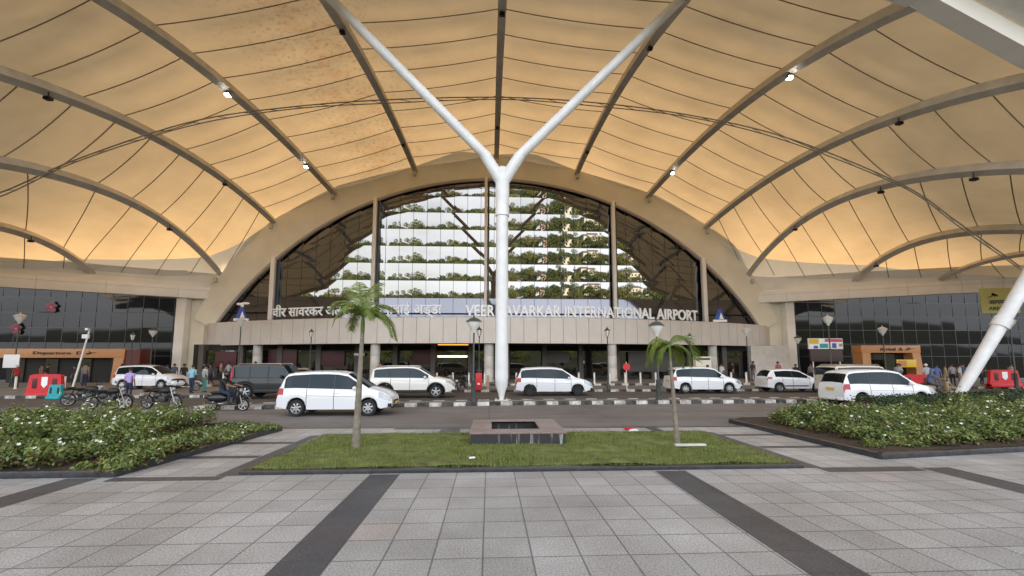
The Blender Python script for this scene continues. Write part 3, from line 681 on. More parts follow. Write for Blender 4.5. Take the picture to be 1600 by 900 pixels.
OUTR[5] = [(39.4, 44.5), (36.5, 41.3), (33.6, 38.6), (31, 36), (28.4, 33.2), (25.8, 30.4), (23, 27.4)]; OUTR[6] = [(38.5, 41.5), (35.5, 38.5), (32.5, 35.5), (29.5, 32.5), (26, 29)]
for k_ in range(-7, 7):
    ad = k_ if k_ >= 0 else -k_ - 1
    if ad < 3:
        for s_ in range(1, NS):
            g.path([surf(k_, u, s_ / NS) - Vector((0, 0, .03)) for u in np.linspace(0, 1, 9)], .030, 6, cap=False)
    else:
        for yi, yo in (OUTR if k_ >= 0 else OUTER)[ad]:
            pts = [surfY(k_, u, lerp(yi, yo, u if k_ >= 0 else 1 - u)) for u in np.linspace(0, 1, 25)]; pts = [p for p in pts if p]
            if len(pts) > 2: g.path(pts, .032, 6, cap=False)
cb(g, 'seam_straps', M['seam'])
for sd in (-1, 1):
    g = MB()
    for k_ in ((-7, -6, -5) if sd < 0 else (4, 5, 6)):
        for ui in range(10):
            a, b = surf(k_, ui / 10, 0), surf(k_, (ui + 1) / 10, 0); g.add([(a.x, a.y, a.z + .02), (b.x, b.y, b.z + .02), (b.x, b.y, 9.9), (a.x, a.y, 9.9)], [(0, 1, 2, 3)])
    cb(g, 'closure_strip', M['lining'])
# front arch beam and overhanging edge
g = MB(); vs = []; ks = np.linspace(-6, 6, 97)
for kk in ks:
    k0 = min(5, int(math.floor(kk))); u = kk - k0; p = RF_[k0](1).lerp(RF_[k0 + 1](1), u)
    tilt = R(10) * kk; nn = Vector((math.sin(tilt), 0, math.cos(tilt)))
    y = p.y
    vs += [p + nn * .25 + Vector((0, .3, 0)), p - nn * .5 + Vector((0, .3, 0)), p - nn * .5 - Vector((0, .5, 0)), p + nn * .25 - Vector((0, .5, 0))]
nk = len(ks); g.add(vs, [(i * 4 + j, i * 4 + (j + 1) % 4, i * 4 + 4 + (j + 1) % 4, i * 4 + 4 + j) for i in range(nk - 1) for j in range(4)]); cb(g, 'front_arch', M['lining'])
g = MB(); vs = []
for kk in ks:
    k0 = min(5, int(math.floor(kk))); u = kk - k0; p = RF_[k0](1).lerp(RF_[k0 + 1](1), u); tilt = R(10) * kk; nn = Vector((math.sin(tilt), 0, math.cos(tilt)))
    vs += [p + nn * .27 - Vector((0, .4, 0)), p + nn * .75 - Vector((0, 2.3, 0)), p + nn * .80 - Vector((0, 2.3, 0)), p + nn * .32 - Vector((0, .4, 0))]
g.add(vs, [(i * 4 + j, i * 4 + (j + 1) % 4, i * 4 + 4 + (j + 1) % 4, i * 4 + 4 + j) for i in range(nk - 1) for j in range(4)]); cb(g, 'front_overhang', M['rib'])
# side edge beams
for s in (-1, 1):
    P = [Vector((s * 28.3 + CX * (s > 0), 46.9, 0)), Vector((CX * .5 + s * 42.2, 39.6, 0)), Vector((s * 50, 36.2, 0))]
    g, g2, g3 = MB(), MB(), MB()
    for a, b in zip(P, P[1:]):
        d = b - a; m_ = (a + b) / 2; rz = math.atan2(d.y, d.x)
        nrm = Vector((-math.sin(rz), math.cos(rz), 0)); nrm = nrm if nrm.y > 0 else -nrm
        g.box((m_.x, m_.y, 8.95), (d.length + .1, .7, 1.15), rz=rz, bev=.02)
        q = m_ + nrm * .55; g2.box((q.x, q.y, 9.82), (d.length, 1.0, .55), rz=rz)
        q = m_ + nrm * 1.3; g3.box((q.x, q.y, 10.6), (d.length + 2, .1, 1.7), rz=rz)
        q = m_ + nrm * .7; g3.box((q.x, q.y, 10.28), (d.length, 1.1, .34), rz=rz, bev=.03)
    cb(g, 'edge_beam', M['beam']); g = MB()
    for a, b in zip(P, P[1:]):
        d = b - a; m_ = (a + b) / 2; rz = math.atan2(d.y, d.x); nr = Vector((math.sin(rz), -math.cos(rz), 0)); nr = nr if nr.y < 0 else -nr
        q = m_ + nr * .355; g.box((q.x, q.y, 9.18), (d.length + .1, .02, .035), rz=rz)  # shade of the beam ledge, painted as a long darker strip
        for fr_ in (.2, .55, .85): q = a.lerp(b, fr_) + nr * .355; g.box((q.x, q.y, 8.95), (.04, .02, 1.15), rz=rz)
    cb(g, 'joints_and_ledge_shade', M['rib']); cb(g2, 'gutter', M['lining']); cb(g3, 'edge_trim', M['lining'])
# twin cable truss arching under the ribs
CAB = [(-35.5, 28, 10.6), (-30.24, 28, 12.43), (-25.88, 28, 14.71), (-19.49, 28.5, 17.64), (-13.77, 29.3, 19.29), (-7.5, 30, 20.45), (0.6, 30, 20.9), (7.6, 30, 20.7), (14.26, 29.3, 19.53), (20.35, 28, 17.32), (27.18, 27, 13.78), (30.43, 26.5, 10.97), (33.61, 26, 8.05)]
def spline(pts, n=80):
    P = np.array(pts); t_ = np.arange(len(P)); tt = np.linspace(0, len(P) - 1, n); outp = []
    for q in tt:
        i = int(min(len(P) - 2, math.floor(q))); f = q - i; p0, p1, p2, p3 = P[max(i - 1, 0)], P[i], P[i + 1], P[min(i + 2, len(P) - 1)]
        outp.append(.5 * ((2 * p1) + (-p0 + p2) * f + (2 * p0 - 5 * p1 + 4 * p2 - p3) * f * f + (-p0 + 3 * p1 - 3 * p2 + p3) * f ** 3))
    return [Vector(p) for p in outp]
cp_ = spline(CAB, 90); g = MB(); lo = [p - Vector((0, 0, .16 + .10 * math.sin(i * .21) ** 2)) for i, p in enumerate(cp_)]
g.path(cp_, .042, 6); g.path(lo, .036, 6)
for i in range(2, 88, 2): g.path([cp_[i], lo[i + 1]], .022, 5)
cb(g, 'cable_truss', M['cable'])
# floodlights under the ribs
FL = [(-2, 28.4, 1), (-2, 39.6, 1), (-1, 24.8, 0), (-1, 40.5, 0), (0, 24.5, 0), (0, 40, 0), (1, 26.0, 0), (1, 41.6, 0), (2, 24.6, 1), (2, 40.2, 1), (-3, 23.2, 0), (-3, 37.9, 0), (3, 23.8, 0),
      (-4, 38.6, 0), (4, 23.4, 0), (4, 38.4, 0), (4, 29.4, 0), (-5, 36.5, 0), (5, 39.8, 0)]
for k_, yy_, on in FL:
    f = RF_[k_]; Y0, Y1 = RIBS[k_][0][1], RIBS[k_][-1][1]; p = f((yy_ - Y0) / (Y1 - Y0)); p = p + Vector((-.12 * k_, 0, -.85))
    g = MB(); g.box(p, (.34, .26, .18), bev=.03); g.path([p + Vector((0, 0, .1)), p + Vector((0, 0, .4))], .03, 6); fl = cb(g, 'floodlight', M['black'])
    g = MB(); g.box(p + Vector((0, -.16, -.06)), (.26, .04, .12), bev=.01)
    if on: g.box(p + Vector((0, 0, -.11)), (.28, .2, .04))
    cb(g, 'lens', M['lit'] if on else M['carglass'], fl)

# ================================================================== Y-SHAPED WHITE COLUMNS
def ycolumn(base, top, br, label, sc=1):
    t_ = thing('branching_column', base, label, 'column'); B, T = Vector(base), Vector(top)
    g = MB(); d = T - B; L = d.length
    prof = [(0, .10), (.03, .17), (.06, .30), (.10, .34), (.82, .31)]
    g.path([d * a for a, _ in prof], [r_ * sc for _, r_ in prof], 24); g.build('shaft', M['white_steel'], t_)
    g = MB(); g.path([d * .80, d * .835], .37 * sc, 24); g.build('collar', M['white_steel'], t_)
    g = MB(); g.box((0, 0, .02), (.7, .7, .04), bev=.01)
    for bx in (-.27, .27):
        for by in (-.27, .27): g.lathe([(.035, .03), (.035, .09), (0, .09)], (bx, by, 0), 6)
    g.build('base_plate', M['rib'], t_)
    g = MB(); g.path([d * .82, d * .92, d * 1.0], [.335 * sc, .37 * sc, .35 * sc], 24); g.ball(d * 1.0, (.36 * sc, .36 * sc, .34 * sc), 20)
    for e in br:
        e2 = (Vector(e) - T).normalized(); g.path([d * .95, d + e2 * 1.3], [.32 * sc, .30 * sc], 20)
    g.build('node', M['white_steel'], t_)
    for e in br:
        e2 = Vector(e) - T; n = e2.normalized(); g = MB(); g.path([d + n * 1.1, d + e2 * .3, d + e2 * .7, d + e2], [.27 * sc, .26 * sc, .25 * sc, .24 * sc], 20)
        g.build('branch', M['white_steel'], t_)
    return t_
ycolumn((.62, 22.75, .14), (.64, 22.7, 12.1), [(-9.0, 21.4, 21.4), (10.35, 21.4, 21.6)], 'tall white steel column forking into a Y in the middle of the median')
# leaning strut at the right edge
t_ = thing('leaning_column', (24.75, 22.7, 0), 'thick white steel column leaning outward at the right edge of the photo', 'column')
g = MB(); a = Vector((0, 0, 0)); b = Vector((7.0, -1.3, 11.5)); g.path([a, b * .04, b * .1, b * .4, b], [.13, .21, .27, .33, .33], 24); g.build('shaft', M['white_steel'], t_)
g = MB(); p = b * .36; g.path([p - b * .02, p + b * .02], .385, 20); g.build('collar', M['white_steel'], t_)
g = MB(); g.lathe([(.5, 0), (.5, .12), (.3, .16)], (0, 0, 0), 20); g.build('base_plate', M['rib'], t_)
#==NEXT==
# ================================================================== STREET LAMPS
def globe_lamp(h):
    t = thing('street_lamp', (0, 0, 0), 'lamp', 'street lamp'); g = MB()
    g.lathe([(.17, 0), (.17, .12), (.12, .16), (.11, .95), (.14, 1.0), (.07, 1.08), (.05, 1.2), (.042, h - .75)], n=14); g.build('pole', M['lampgreen'], t)
    g = MB(); g.lathe([(.05, h - .78), (.10, h - .7), (.13, h - .62), (.24, h - .5), (.33, h - .28), (.35, h - .2)], n=20); g.build('lamp_bowl', M['lampglobe'], t)
    g = MB(); g.lathe([(.40, h - .22), (.38, h - .18), (.22, h - .06), (.06, h), (.03, h + .1), (.0, h + .14)], n=20); g.build('lamp_cap', M['lampgreen'] if h < 5 else M['stonecol'], t)
    return t
def lantern(h):
    t = thing('lantern_post', (0, 0, 0), 'lamp', 'street lamp'); g = MB()
    g.lathe([(.14, 0), (.14, .2), (.08, .3), (.07, .9), (.045, 1.0), (.035, h - .75), (.07, h - .7), (.05, h - .64)], n=12); g.build('pole', M['lampgreen'], t)
    g = MB(); g.lathe([(.08, h - .62), (.18, h - .22)], n=6, sm=False); g.build('lamp_glass', M['lampglobe'], t)
    g = MB(); g.lathe([(.23, h - .22), (.20, h - .19), (.07, h - .05), (.03, h), (0, h + .12)], n=6, sm=False)
    for i in range(6):
        a = math.pi / 3 * i; g.path([(.085 * math.cos(a), .085 * math.sin(a), h - .62), (.19 * math.cos(a), .19 * math.sin(a), h - .21)], .012, 4)
    g.build('lamp_frame', M['lampgreen'], t); return t
for x, y, h, z0, kind, lab in ((-36.25, 36, 5.6, .14, 'g', 'white globe street lamp at the far left edge, behind a white notice board'),
    (-31, 42.5, 4.95, .14, 'g', 'white globe street lamp before the dark glass wall, above the far left white car'),
    (-22.9, 42, 5.75, .29, 'g', 'white globe street lamp below the emblem, left end of the fascia'),
    (-.78, 22.15, 4.15, .14, 'g', 'street lamp with green base on the median kerb, just left of the white Y column'),
    (8.55, 22.3, 4.0, .14, 'g', 'street lamp on the median kerb behind the right palm'),
    (23.7, 39.8, 5.0, .14, 'g', 'pale globe street lamp in front of the right end of the fascia'),
    (26.7, 33.6, 5.5, .14, 'g', 'white globe street lamp beside the advertising screen'),
    (35.2, 38, 5.0, .14, 'g', 'street lamp standing in front of the small orange portal on the right'),
    (31.6, 44, 4.5, .14, 'g', 'distant thin street lamp left of the advertising screen'),
    (38.4, 30.8, 5.1, .14, 'g', 'street lamp head showing behind the leaning column at the right edge'),
    (-14.93, 38, 4.6, .14, 'l', 'black lantern post in front of the fascia, behind the near white car'),
    (-.72, 31.3, 4.35, .14, 'l', 'black lantern post just right of the green-based median lamp'),
    (8.4, 31.3, 4.35, .14, 'l', 'black lantern post right of the white Y column, before a round porch column'),
    (17.5, 38, 4.2, .29, 'l', 'black lantern post right of the right palm, in front of the fascia'),
    (-29.3, 38, 4.3, .14, 'l', 'small black lantern post beside the left side column')):
    o = (globe_lamp if kind == 'g' else lantern)(h); o.location = (x, y, z0); o['label'] = lab; o['group'] = 'lamp posts round the drop-off road'

# ================================================================== BOLLARDS
def bollard():
    t = thing('bollard', (0, 0, 0), 'b', 'bollard'); g = MB(); g.lathe([(.10, 0), (.10, .05), (.075, .06), (.075, .78)], n=12); g.build('post', M['beam'], t)
    g = MB(); g.lathe([(.085, .78), (.085, .84), (.05, .88), (0, .89)], n=12); g.build('cap', M['stonecol'], t); return t
bp_ = bollard(); k = 0
for x in list(np.arange(-24.5, 25.5, 1.27)):
    if abs(x - 17.5) < .5: continue
    place(bp_, k == 0, (x, 36.0, .29), 0, 'pale cylindrical bollard in the row along the porch kerb', 'bollards along the porch kerb'); k += 1
for x, lab in ((-41, 'pale bollard on the far left footpath, leftmost of the three by the orange portal'), (-30.2, 'pale bollard on the left footpath behind the teal barrier'), (-33.5, 'pale bollard between the red and the teal barrier')):
    place(bp_, False, (x, 33.5, .14), 0, lab, 'bollards on the left footpath')

# ================================================================== CARS (front towards +x)
def car(name, sp, paint, label, cat='car', scale=(1.07, 1.0, 1.03), rim='silver', group=None):
    L, Wd, Rw = sp['L'] / 2, sp['W'] / 2, sp['R']; ra, fa = sp['ra'], sp['fa']; wr = sp.get('wr', .72) * Wd / .87
    t = thing(name, (0, 0, 0), label, cat, group)
    xs = set(np.round(np.arange(-L, L + .001, .1), 3))
    for p in sp['top']: xs.add(p[0])
    for a, b in sp['win']: xs |= {a, b}
    for ax in (ra, fa):
        for q in np.linspace(-1, 1, 15): xs.add(round(ax + q * (Rw + .07), 3))
    xs |= {sp['cowl'], sp['rf'], sp['rr0'], sp['rr1'], -L + .04, L - .04, -L + .12, L - .14, L - .35}
    xs = sorted(x for x in xs if -L <= x <= L); xs = [x for i, x in enumerate(xs) if i == 0 or x - xs[i - 1] > .012 or x in (sp['cowl'], sp['rf'])]
    def half(x):
        d = (L - abs(x)) / .55; k = 1 if d >= 1 else 1 - (.16 if x > 0 else .10) * (1 - d) ** 2
        return Wd * k
    rings = []
    for x in xs:
        top = interp(x, sp['top']); belt = interp(x, sp['belt']); zb = sp.get('zb', .22) + (.10 * max(0, 1 - (L - abs(x)) / .5)); w = half(x)
        zs = zb
        for ax in (ra, fa):
            q = abs(x - ax)
            if q < Rw + .07: zs = max(zs, Rw + math.sqrt((Rw + .07) ** 2 - q * q))
        c = max(0, min(1, (top - belt) / .40)); belt = min(belt, top - .07); rail = max(belt + .03, top - .10 - .02 * c) if c > .3 else top - .035
        yr = lerp(w - .13, wr, c); zm = max(zs + .03, lerp(zs, belt, .5) if zs < .4 else lerp(zs, belt, .35)); zm = min(zm, belt - .06)
        zsh = max(zm + .03, belt - sp.get('sh', .12))
        P = [(0, max(zb, zs)), (w - .10, max(zb, zs) + .0), (w - .015, zs + .02), (w, zm), (w - .005, zsh), (w - .045, belt), (w - .055, belt + .015), (yr + .02, rail), (yr, top - .05 - .0 * c), (yr - .12, top - .012), (0, top + .012 * c)]
        rings.append([(x, y, z) for y, z in P])
    NR = 11; parts = {}
    def put(key, q): parts.setdefault(key, MB()).add(q, [tuple(range(len(q)))], sm=True)
    mid = lambda a: a
    for i in range(len(xs) - 1):
        xm = (xs[i] + xs[i + 1]) / 2
        for j in range(NR - 1):
            key = 'body'
            top = interp(xm, sp['top']); belt = interp(xm, sp['belt'])
            if j == 6:
                for a, b in sp['win']:
                    if a <= xm <= b and top - belt > .12: key = 'side_window'
                if key == 'body' and sp['win'][0][0] < xm < sp['win'][-1][1] and top - belt > .12: key = 'black_trim'
            if j in (8, 9) or (j == 7 and False):
                if sp['rf'] < xm < sp['cowl']: key = 'windscreen'
                if sp['rr0'] < xm < sp['rr1']: key = 'rear_window'
            if j == 0: key = 'underside'
            if j in (3, 4) and xm > L - .50 and xm < L - .04 and sp.get('hl', True): key = 'headlight' if j == 4 or sp.get('bighl') else 'body'
            if xm < -L + sp.get('tlx', .30) and j in sp.get('tlj', (4,)): key = 'tail_light'
            if j == 6 and sp.get('tlpillar') and xm < sp['win'][0][0] - .06 and xm > -L: key = 'tail_light'
            for s in (1, -1):
                q = [rings[i][j], rings[i + 1][j], rings[i + 1][j + 1], rings[i][j + 1]]
                q = [(x, s * y, z) for x, y, z in q]
                kk = key if key not in ('headlight', 'tail_light', 'side_window', 'black_trim') else key + ('+' if s > 0 else '-')
                put(kk, q if s > 0 else q[::-1])
    for e, sgn in ((0, -1), (-1, 1)):
        r_ = rings[e]; q = r_ + [(x, -y, z) for x, y, z in r_[::-1][1:-1]]; put('body', q)
    mm = {'body': M[paint], 'side_window': M['carglass'], 'windscreen': M['carglass'], 'rear_window': M['carglass'], 'black_trim': M['black'], 'underside': M['black'],
          'headlight': M['headlight'], 'tail_light': M['taillight']}
    for kx, mb in parts.items():
        kn = kx.rstrip('+-'); mb.build(kn, mm[kn], t)
    # trims: side skirts, door lines, handles, mirrors, bumper intake, grille, plates
    g = MB()
    for s in (1, -1):
        for xx in sp['doors']:
            i = min(range(len(xs)), key=lambda a: abs(xs[a] - xx)); pts = [Vector((xs[i], s * (rings[i][j][1] + .004), rings[i][j][2])) for j in (2, 3, 4, 5)]
            g.path(pts, .010, 4)
        i0 = [i for i, x in enumerate(xs) if sp['doors'][0] <= x <= sp['doors'][-1]]
        pts = [Vector((xs[i], s * (rings[i][4][1] + .001), rings[i][4][2] - .03)) for i in i0]; g.path(pts, .006, 4)
    g.build('door_gap', M['groove'], t)
    for s in (1, -1):
        for xx in sp['doors'][1:-1]:
            z = interp(xx, sp['belt']) - .14; g = MB(); g.box((xx + .13, s * (Wd + .008), z), (.17, .025, .03), bev=.008); g.build('door_handle', M[paint] if paint != 'blackpaint' else M['black'], t)
        xm_ = sp['cowl'] - .50; zz = interp(xm_, sp['belt']) + .07
        g = MB(); g.ball((xm_, s * (Wd + .07), zz), (.08, .12, .08), 12); g.build('wing_mirror', M[sp.get('mir', paint)], t)
    if sp.get('cladding'):
        for s in (1, -1):
            g = MB(); g.box(((ra + fa) / 2, s * (Wd - .005), sp.get('zb', .22) + .08), (fa - ra - 2 * Rw - .16, .05, .16), bev=.015)
            for ax in (ra, fa):
                pts = [Vector((ax + (Rw + .10) * math.cos(a), s * (Wd - .005), Rw + (Rw + .10) * math.sin(a))) for a in np.linspace(-.15, math.pi + .15, 20)]; g.path(pts, .045, 6)
            g.build('cladding', M['black'], t)
    if sp.get('strip'):
        for s in (1, -1):
            g = MB(); g.box((-.05, s * (Wd + .005), .42), (1.5, .02, .07), bev=.008); g.build('side_strip', M['black'] if paint != 'blackpaint' else M['silver'], t)
    fz = interp(L, sp['top'])
    g = MB(); g.box((L - .01, 0, fz - .12), (.06, Wd * 1.0, .14), bev=.02); g.box((L - .03, 0, .33), (.08, Wd * 1.3, .16), bev=.03)
    for s in (1, -1): g.box((L - .10, s * (Wd - .17), .40), (.16, .16, .15), rz=-s * .5, bev=.03)
    g.build('grille', M['black'], t)
    g = MB(); g.box((L + .03, 0, .45), (.02, .46, .11)); g.build('number_plate', M[sp.get('pl', 'plate')], t)
    rz_ = interp(-L + .03, sp['top']); g = MB(); g.box((-L - .02, .0, min(.80, rz_ - .15)), (.02, .50, .12)); g.build('number_plate', M[sp.get('pl', 'plate')], t)
    g = MB(); g.box((-L + .02, 0, .38), (.10, Wd * 1.5, .14), bev=.03); g.build('rear_bumper', M['black'] if sp.get('cladding') else M[paint], t)
    if sp.get('rails'):
        for s in (1, -1):
            g = MB(); x0, x1 = sp['rr1'] + .25, sp['rf'] - .15; z_ = lambda x: interp(x, sp['top']) + .03
            g.path([(x0, s * (wr - .03), z_(x0) - .03), (x0 + .12, s * (wr - .03), z_(x0) + .03), (x1 - .12, s * (wr - .03), z_(x1) + .03), (x1, s * (wr - .03), z_(x1) - .03)], .02, 6)
            g.build('roof_rail', M['silver'], t)
    for ax in (ra, fa):
        for s in (1, -1):
            y = s * (Wd - .12); w_ = thing('wheel', (ax, y, Rw), None, None); w_.parent = t
            g = MB(); g.lathe([(Rw * .66, -.10), (Rw * .93, -.105), (Rw, -.07), (Rw, .07), (Rw * .93, .105), (Rw * .66, .10), (Rw * .64, 0), (Rw * .66, -.10)], n=28, axis='Y'); g.build('tyre', M['rubber'], w_)
            g = MB(); yo = s * .075; rr = Rw * .66
            g.lathe([(rr, s * .09), (rr * .93, s * .10), (rr * .88, s * .055), (rr * .5, s * .02), (0, s * .02)], n=28, axis='Y')
            g.m = [1] * len(g.f) if True else g.m
            g.lathe([(rr + .004, s * .085), (rr * .95, s * .103), (rr * .88, s * .09)], n=28, axis='Y')
            for q in range(sp.get('spk', 5)):
                a = 2 * math.pi * q / sp.get('spk', 5) + .3
                g.box((rr * .48 * math.cos(a), s * .078, rr * .48 * math.sin(a)), (rr * .92, .025, rr * .30), ry=-a, bev=.008)
            g.lathe([(rr * .25, s * .07), (rr * .22, s * .10), (0, s * .105)], n=16, axis='Y'); g.build('rim', [M[rim], M['black']], w_)
    t.scale = scale
    return t
MPV = dict(L=4.40, W=1.735, R=.31, ra=-1.42, fa=1.32, zb=.24, wr=.66, cowl=1.30, rf=.48, rr0=-2.13, rr1=-1.93,
    top=[(-2.2, .92), (-2.15, 1.06), (-2.08, 1.22), (-1.96, 1.47), (-1.84, 1.60), (-1.6, 1.645), (-.9, 1.685), (-.3, 1.69), (.1, 1.67), (.48, 1.60), (1.0, 1.26), (1.30, 1.075), (1.55, 1.02), (1.85, .93), (2.05, .83), (2.16, .73), (2.2, .62)],
    belt=[(-2.2, 1.02), (-1.5, 1.04), (0, 1.0), (1.1, .97), (2.2, .9)], win=[(-1.92, -1.02), (-.98, -.06), (.0, .92)], doors=[-1.05, -.02, .95], rails=False, tlx=.26, tlj=(4, 5), tlpillar=False, spk=7, sh=.22)
SUV = dict(L=4.58, W=1.89, R=.37, ra=-1.42, fa=1.30, zb=.30, wr=.74, cowl=1.22, rf=.40, rr0=-2.2, rr1=-2.02,
    top=[(-2.29, .95), (-2.25, 1.10), (-2.18, 1.30), (-2.05, 1.62), (-1.9, 1.70), (-1.2, 1.76), (-.3, 1.785), (.1, 1.76), (.40, 1.68), (.85, 1.40), (1.22, 1.18), (1.6, 1.11), (2.0, 1.02), (2.18, .90), (2.29, .72)],
    belt=[(-2.29, 1.12), (0, 1.10), (1.1, 1.08), (2.29, 1.0)], win=[(-2.0, -1.18), (-1.12, -.12), (-.06, .88)], doors=[-1.1, -.08, .95], cladding=True, rails=True, tlx=.14, tlj=(3, 4), spk=5, pl='plate_white')
BOX = dict(L=4.45, W=1.82, R=.37, ra=-1.35, fa=1.33, zb=.34, wr=.76, cowl=1.02, rf=.55, rr0=-2.20, rr1=-2.12,
    top=[(-2.225, 1.0), (-2.20, 1.3), (-2.14, 1.72), (-2.05, 1.83), (-1.2, 1.87), (-.2, 1.87), (.35, 1.86), (.55, 1.80), (.82, 1.45), (1.02, 1.22), (1.5, 1.16), (2.0, 1.10), (2.15, 1.0), (2.225, .78)],
    belt=[(-2.225, 1.15), (1, 1.13), (2.225, 1.08)], win=[(-2.0, -1.2), (-1.14, -.25), (-.18, .72)], doors=[-1.2, -.2, .75], cladding=True, strip=True, tlx=.12, tlj=(4, 5), tlpillar=True, spk=5, pl='plate_white', rails=True)
HAT = dict(L=3.765, W=1.66, R=.29, ra=-1.15, fa=1.27, zb=.22, wr=.60, cowl=1.18, rf=.30, rr0=-1.83, rr1=-1.55,
    top=[(-1.8825, .88), (-1.85, 1.0), (-1.76, 1.18), (-1.58, 1.42), (-1.4, 1.48), (-.7, 1.52), (-.1, 1.51), (.30, 1.44), (.8, 1.16), (1.18, .97), (1.5, .90), (1.72, .80), (1.85, .66), (1.8825, .56)],
    belt=[(-1.88, 1.0), (-1.0, .98), (0, .94), (1.1, .88), (1.88, .8)], win=[(-1.35, -.30), (-.24, .78)], doors=[-.95, -.27, .80], strip=True, tlx=.28, tlj=(4,), spk=8, pl='plate_white')
YC = lambda yn, w: yn + w / 2
cars = 'cars on the drop-off road'
def put_car(sp, paint, x, ynear, label, name='parked_car', rz=0, **k):
    o = car(name, sp, paint, label, group=cars, **k); o.location = (x, ynear + sp['W'] / 2, 0); o.rotation_euler = (0, 0, rz); return o
c1 = put_car(MPV, 'carwhite', -6.02, 17.75, 'nearest white people carrier with red tail light, partly behind the left palm trunk', rz=0, scale=(1.0, 1, 1.03))
put_car(BOX, 'blackpaint', -12.25, 25.9, 'black boxy off-roader behind the scooter rider')
put_car(SUV, 'carpearl', -4.45, 25.9, 'pearl white off-road wagon with black lower trim behind the nearest white car')
put_car(MPV, 'carwhite', 4.0, 27.2, 'white people carrier with black wheels right of the white Y column', rim='black')
put_car(MPV, 'carwhite', 14.3, 28.6, 'white people carrier behind the right palm trunk')
put_car(HAT, 'carwhite', 20.9, 29.4, 'small white hatchback with black side strip', scale=(1.09, 1, 1.03))
put_car(MPV, 'carwhite', 18.5, 19.7, 'white people carrier with yellow rear number plate beside the right flower bed', rz=R(2))
put_car(BOX, 'carcream', 22.3, 24.8, 'cream boxy van-like car behind the white car with the yellow plate', scale=(1.07, 1.0, 1.0))
put_car(MPV, 'carwhite', -24.1, 32.4, 'white car parked far left behind the man in the purple shirt', scale=(.95, 1, 1)).location.z = .14

# ================================================================== MOTORCYCLES
def motorbike(label, body='black', scooter=False, wheel='silver', loc=(0, 0, 0), rz=0, name='motorcycle', grp='motorcycles'):
    t = thing(name, loc, label, 'motorcycle', grp, rz)
    for x in (-.66, .66):
        r_ = .30 if not scooter else .25; w_ = thing('wheel', (x, 0, r_), None, None); w_.parent = t
        g = MB(); g.lathe([(r_ * .80, -.045), (r_ * .95, -.05), (r_, -.02), (r_, .02), (r_ * .95, .05), (r_ * .80, .045), (r_ * .8, -.045)], n=24, axis='Y'); g.build('tyre', M['rubber'], w_)
        g = MB(); g.lathe([(r_ * .82, -.03), (r_ * .74, -.03), (r_ * .74, .03), (r_ * .82, .03)], n=24, axis='Y')
        for q in range(6):
            a = q * math.pi / 3; g.path([(0, 0, 0), (r_ * .78 * math.cos(a), 0, r_ * .78 * math.sin(a))], .018, 5)
        g.lathe([(.07, -.05), (.07, .05), (0, .05)], n=12, axis='Y'); g.build('rim', M[wheel], w_)
    g = MB(); g.path([(.66, .08, .30), (.48, .08, .80), (.42, .08, .95)], .025, 6); g.path([(.66, -.08, .30), (.48, -.08, .80), (.42, -.08, .95)], .025, 6); g.build('front_fork', M['silver'], t)
    g = MB(); g.path([(.42, -.34, 1.02), (.44, -.15, .98), (.44, .15, .98), (.42, .34, 1.02)], .016, 6); g.build('handlebar', M['black'], t)
    for s in (1, -1):
        g = MB(); g.path([(.44, s * .25, 1.0), (.42, s * .32, 1.16)], .008, 4); g.ball((.41, s * .34, 1.2), (.02, .07, .045), 8); g.build('mirror', M['black'], t)
    g = MB(); g.ball((.53, 0, .86), (.09, .10, .10), 12); g.build('headlight', M['headlight'], t)
    if scooter:
        g = MB(); g.ball((.46, 0, .62), (.10, .22, .36), 12); g.box((.16, 0, .30), (.55, .30, .08), bev=.03); g.build('leg_shield', M[body], t)
        g = MB(); g.ball((-.42, 0, .55), (.46, .19, .21), 14); g.ball((-.85, 0, .60), (.14, .12, .10), 10); g.build('tail_body', M[body], t)
        g = MB(); g.ball((-.35, 0, .78), (.42, .14, .07), 12); g.build('seat', M['black'], t)
    else:
        g = MB(); g.ball((.14, 0, .80), (.27, .15, .14), 14); g.build('fuel_tank', M[body], t)
        g = MB(); g.ball((-.30, 0, .80), (.36, .13, .06), 12); g.ball((-.62, 0, .86), (.2, .11, .05), 10); g.build('seat', M['black'], t)
        g = MB(); g.path([(.42, 0, .90), (.30, 0, .42), (-.10, 0, .30), (-.66, .06, .30)], .03, 6); g.path([(.40, 0, .85), (-.1, 0, .70), (-.70, 0, .80)], .028, 6); g.path([(-.66, -.09, .30), (-.45, -.12, .75)], .025, 6); g.build('frame', M['black'], t)
        g = MB(); g.box((.08, 0, .42), (.32, .24, .26), bev=.05); g.ball((.20, 0, .58), (.12, .1, .12), 10); g.ball((-.22, 0, .58), (.2, .12, .16), 10); g.build('engine', M['frame'], t)
        g = MB(); g.ball((-.75, 0, .78), (.18, .08, .06), 8); g.build('tail_cowl', M[body], t)
    g = MB(); g.path([(.15, -.14, .32), (-.2, -.16, .26), (-.45, -.17, .34), (-.80, -.18, .42)], [.025, .03, .05, .05], 8); g.build('exhaust', M['frame'], t)
    g = MB(); pts = [(.66 + .34 * math.cos(a), 0, .30 + .34 * math.sin(a)) for a in np.linspace(.4, 2.5, 8)]; g.path(pts, .05, 6, sx=1.2); g.build('mudguard', M[body], t)
    g = MB(); g.box((-.96, 0, .62), (.02, .18, .10)); g.build('number_plate', M['plate_white'], t)
    return t
motorbike('black motorcycle with bright front wheel, parked at the end of the left flower bed', loc=(-16.9, 20.9, 0), rz=R(8), wheel='gravelwhite')
motorbike('black motorcycle with upright white front fork, second from the left behind the flower bed', loc=(-14.7, 21.0, 0), rz=R(-6))
motorbike('dark motorcycle standing leftmost behind the left flower bed', loc=(-19.3, 22.6, 0), rz=R(20))
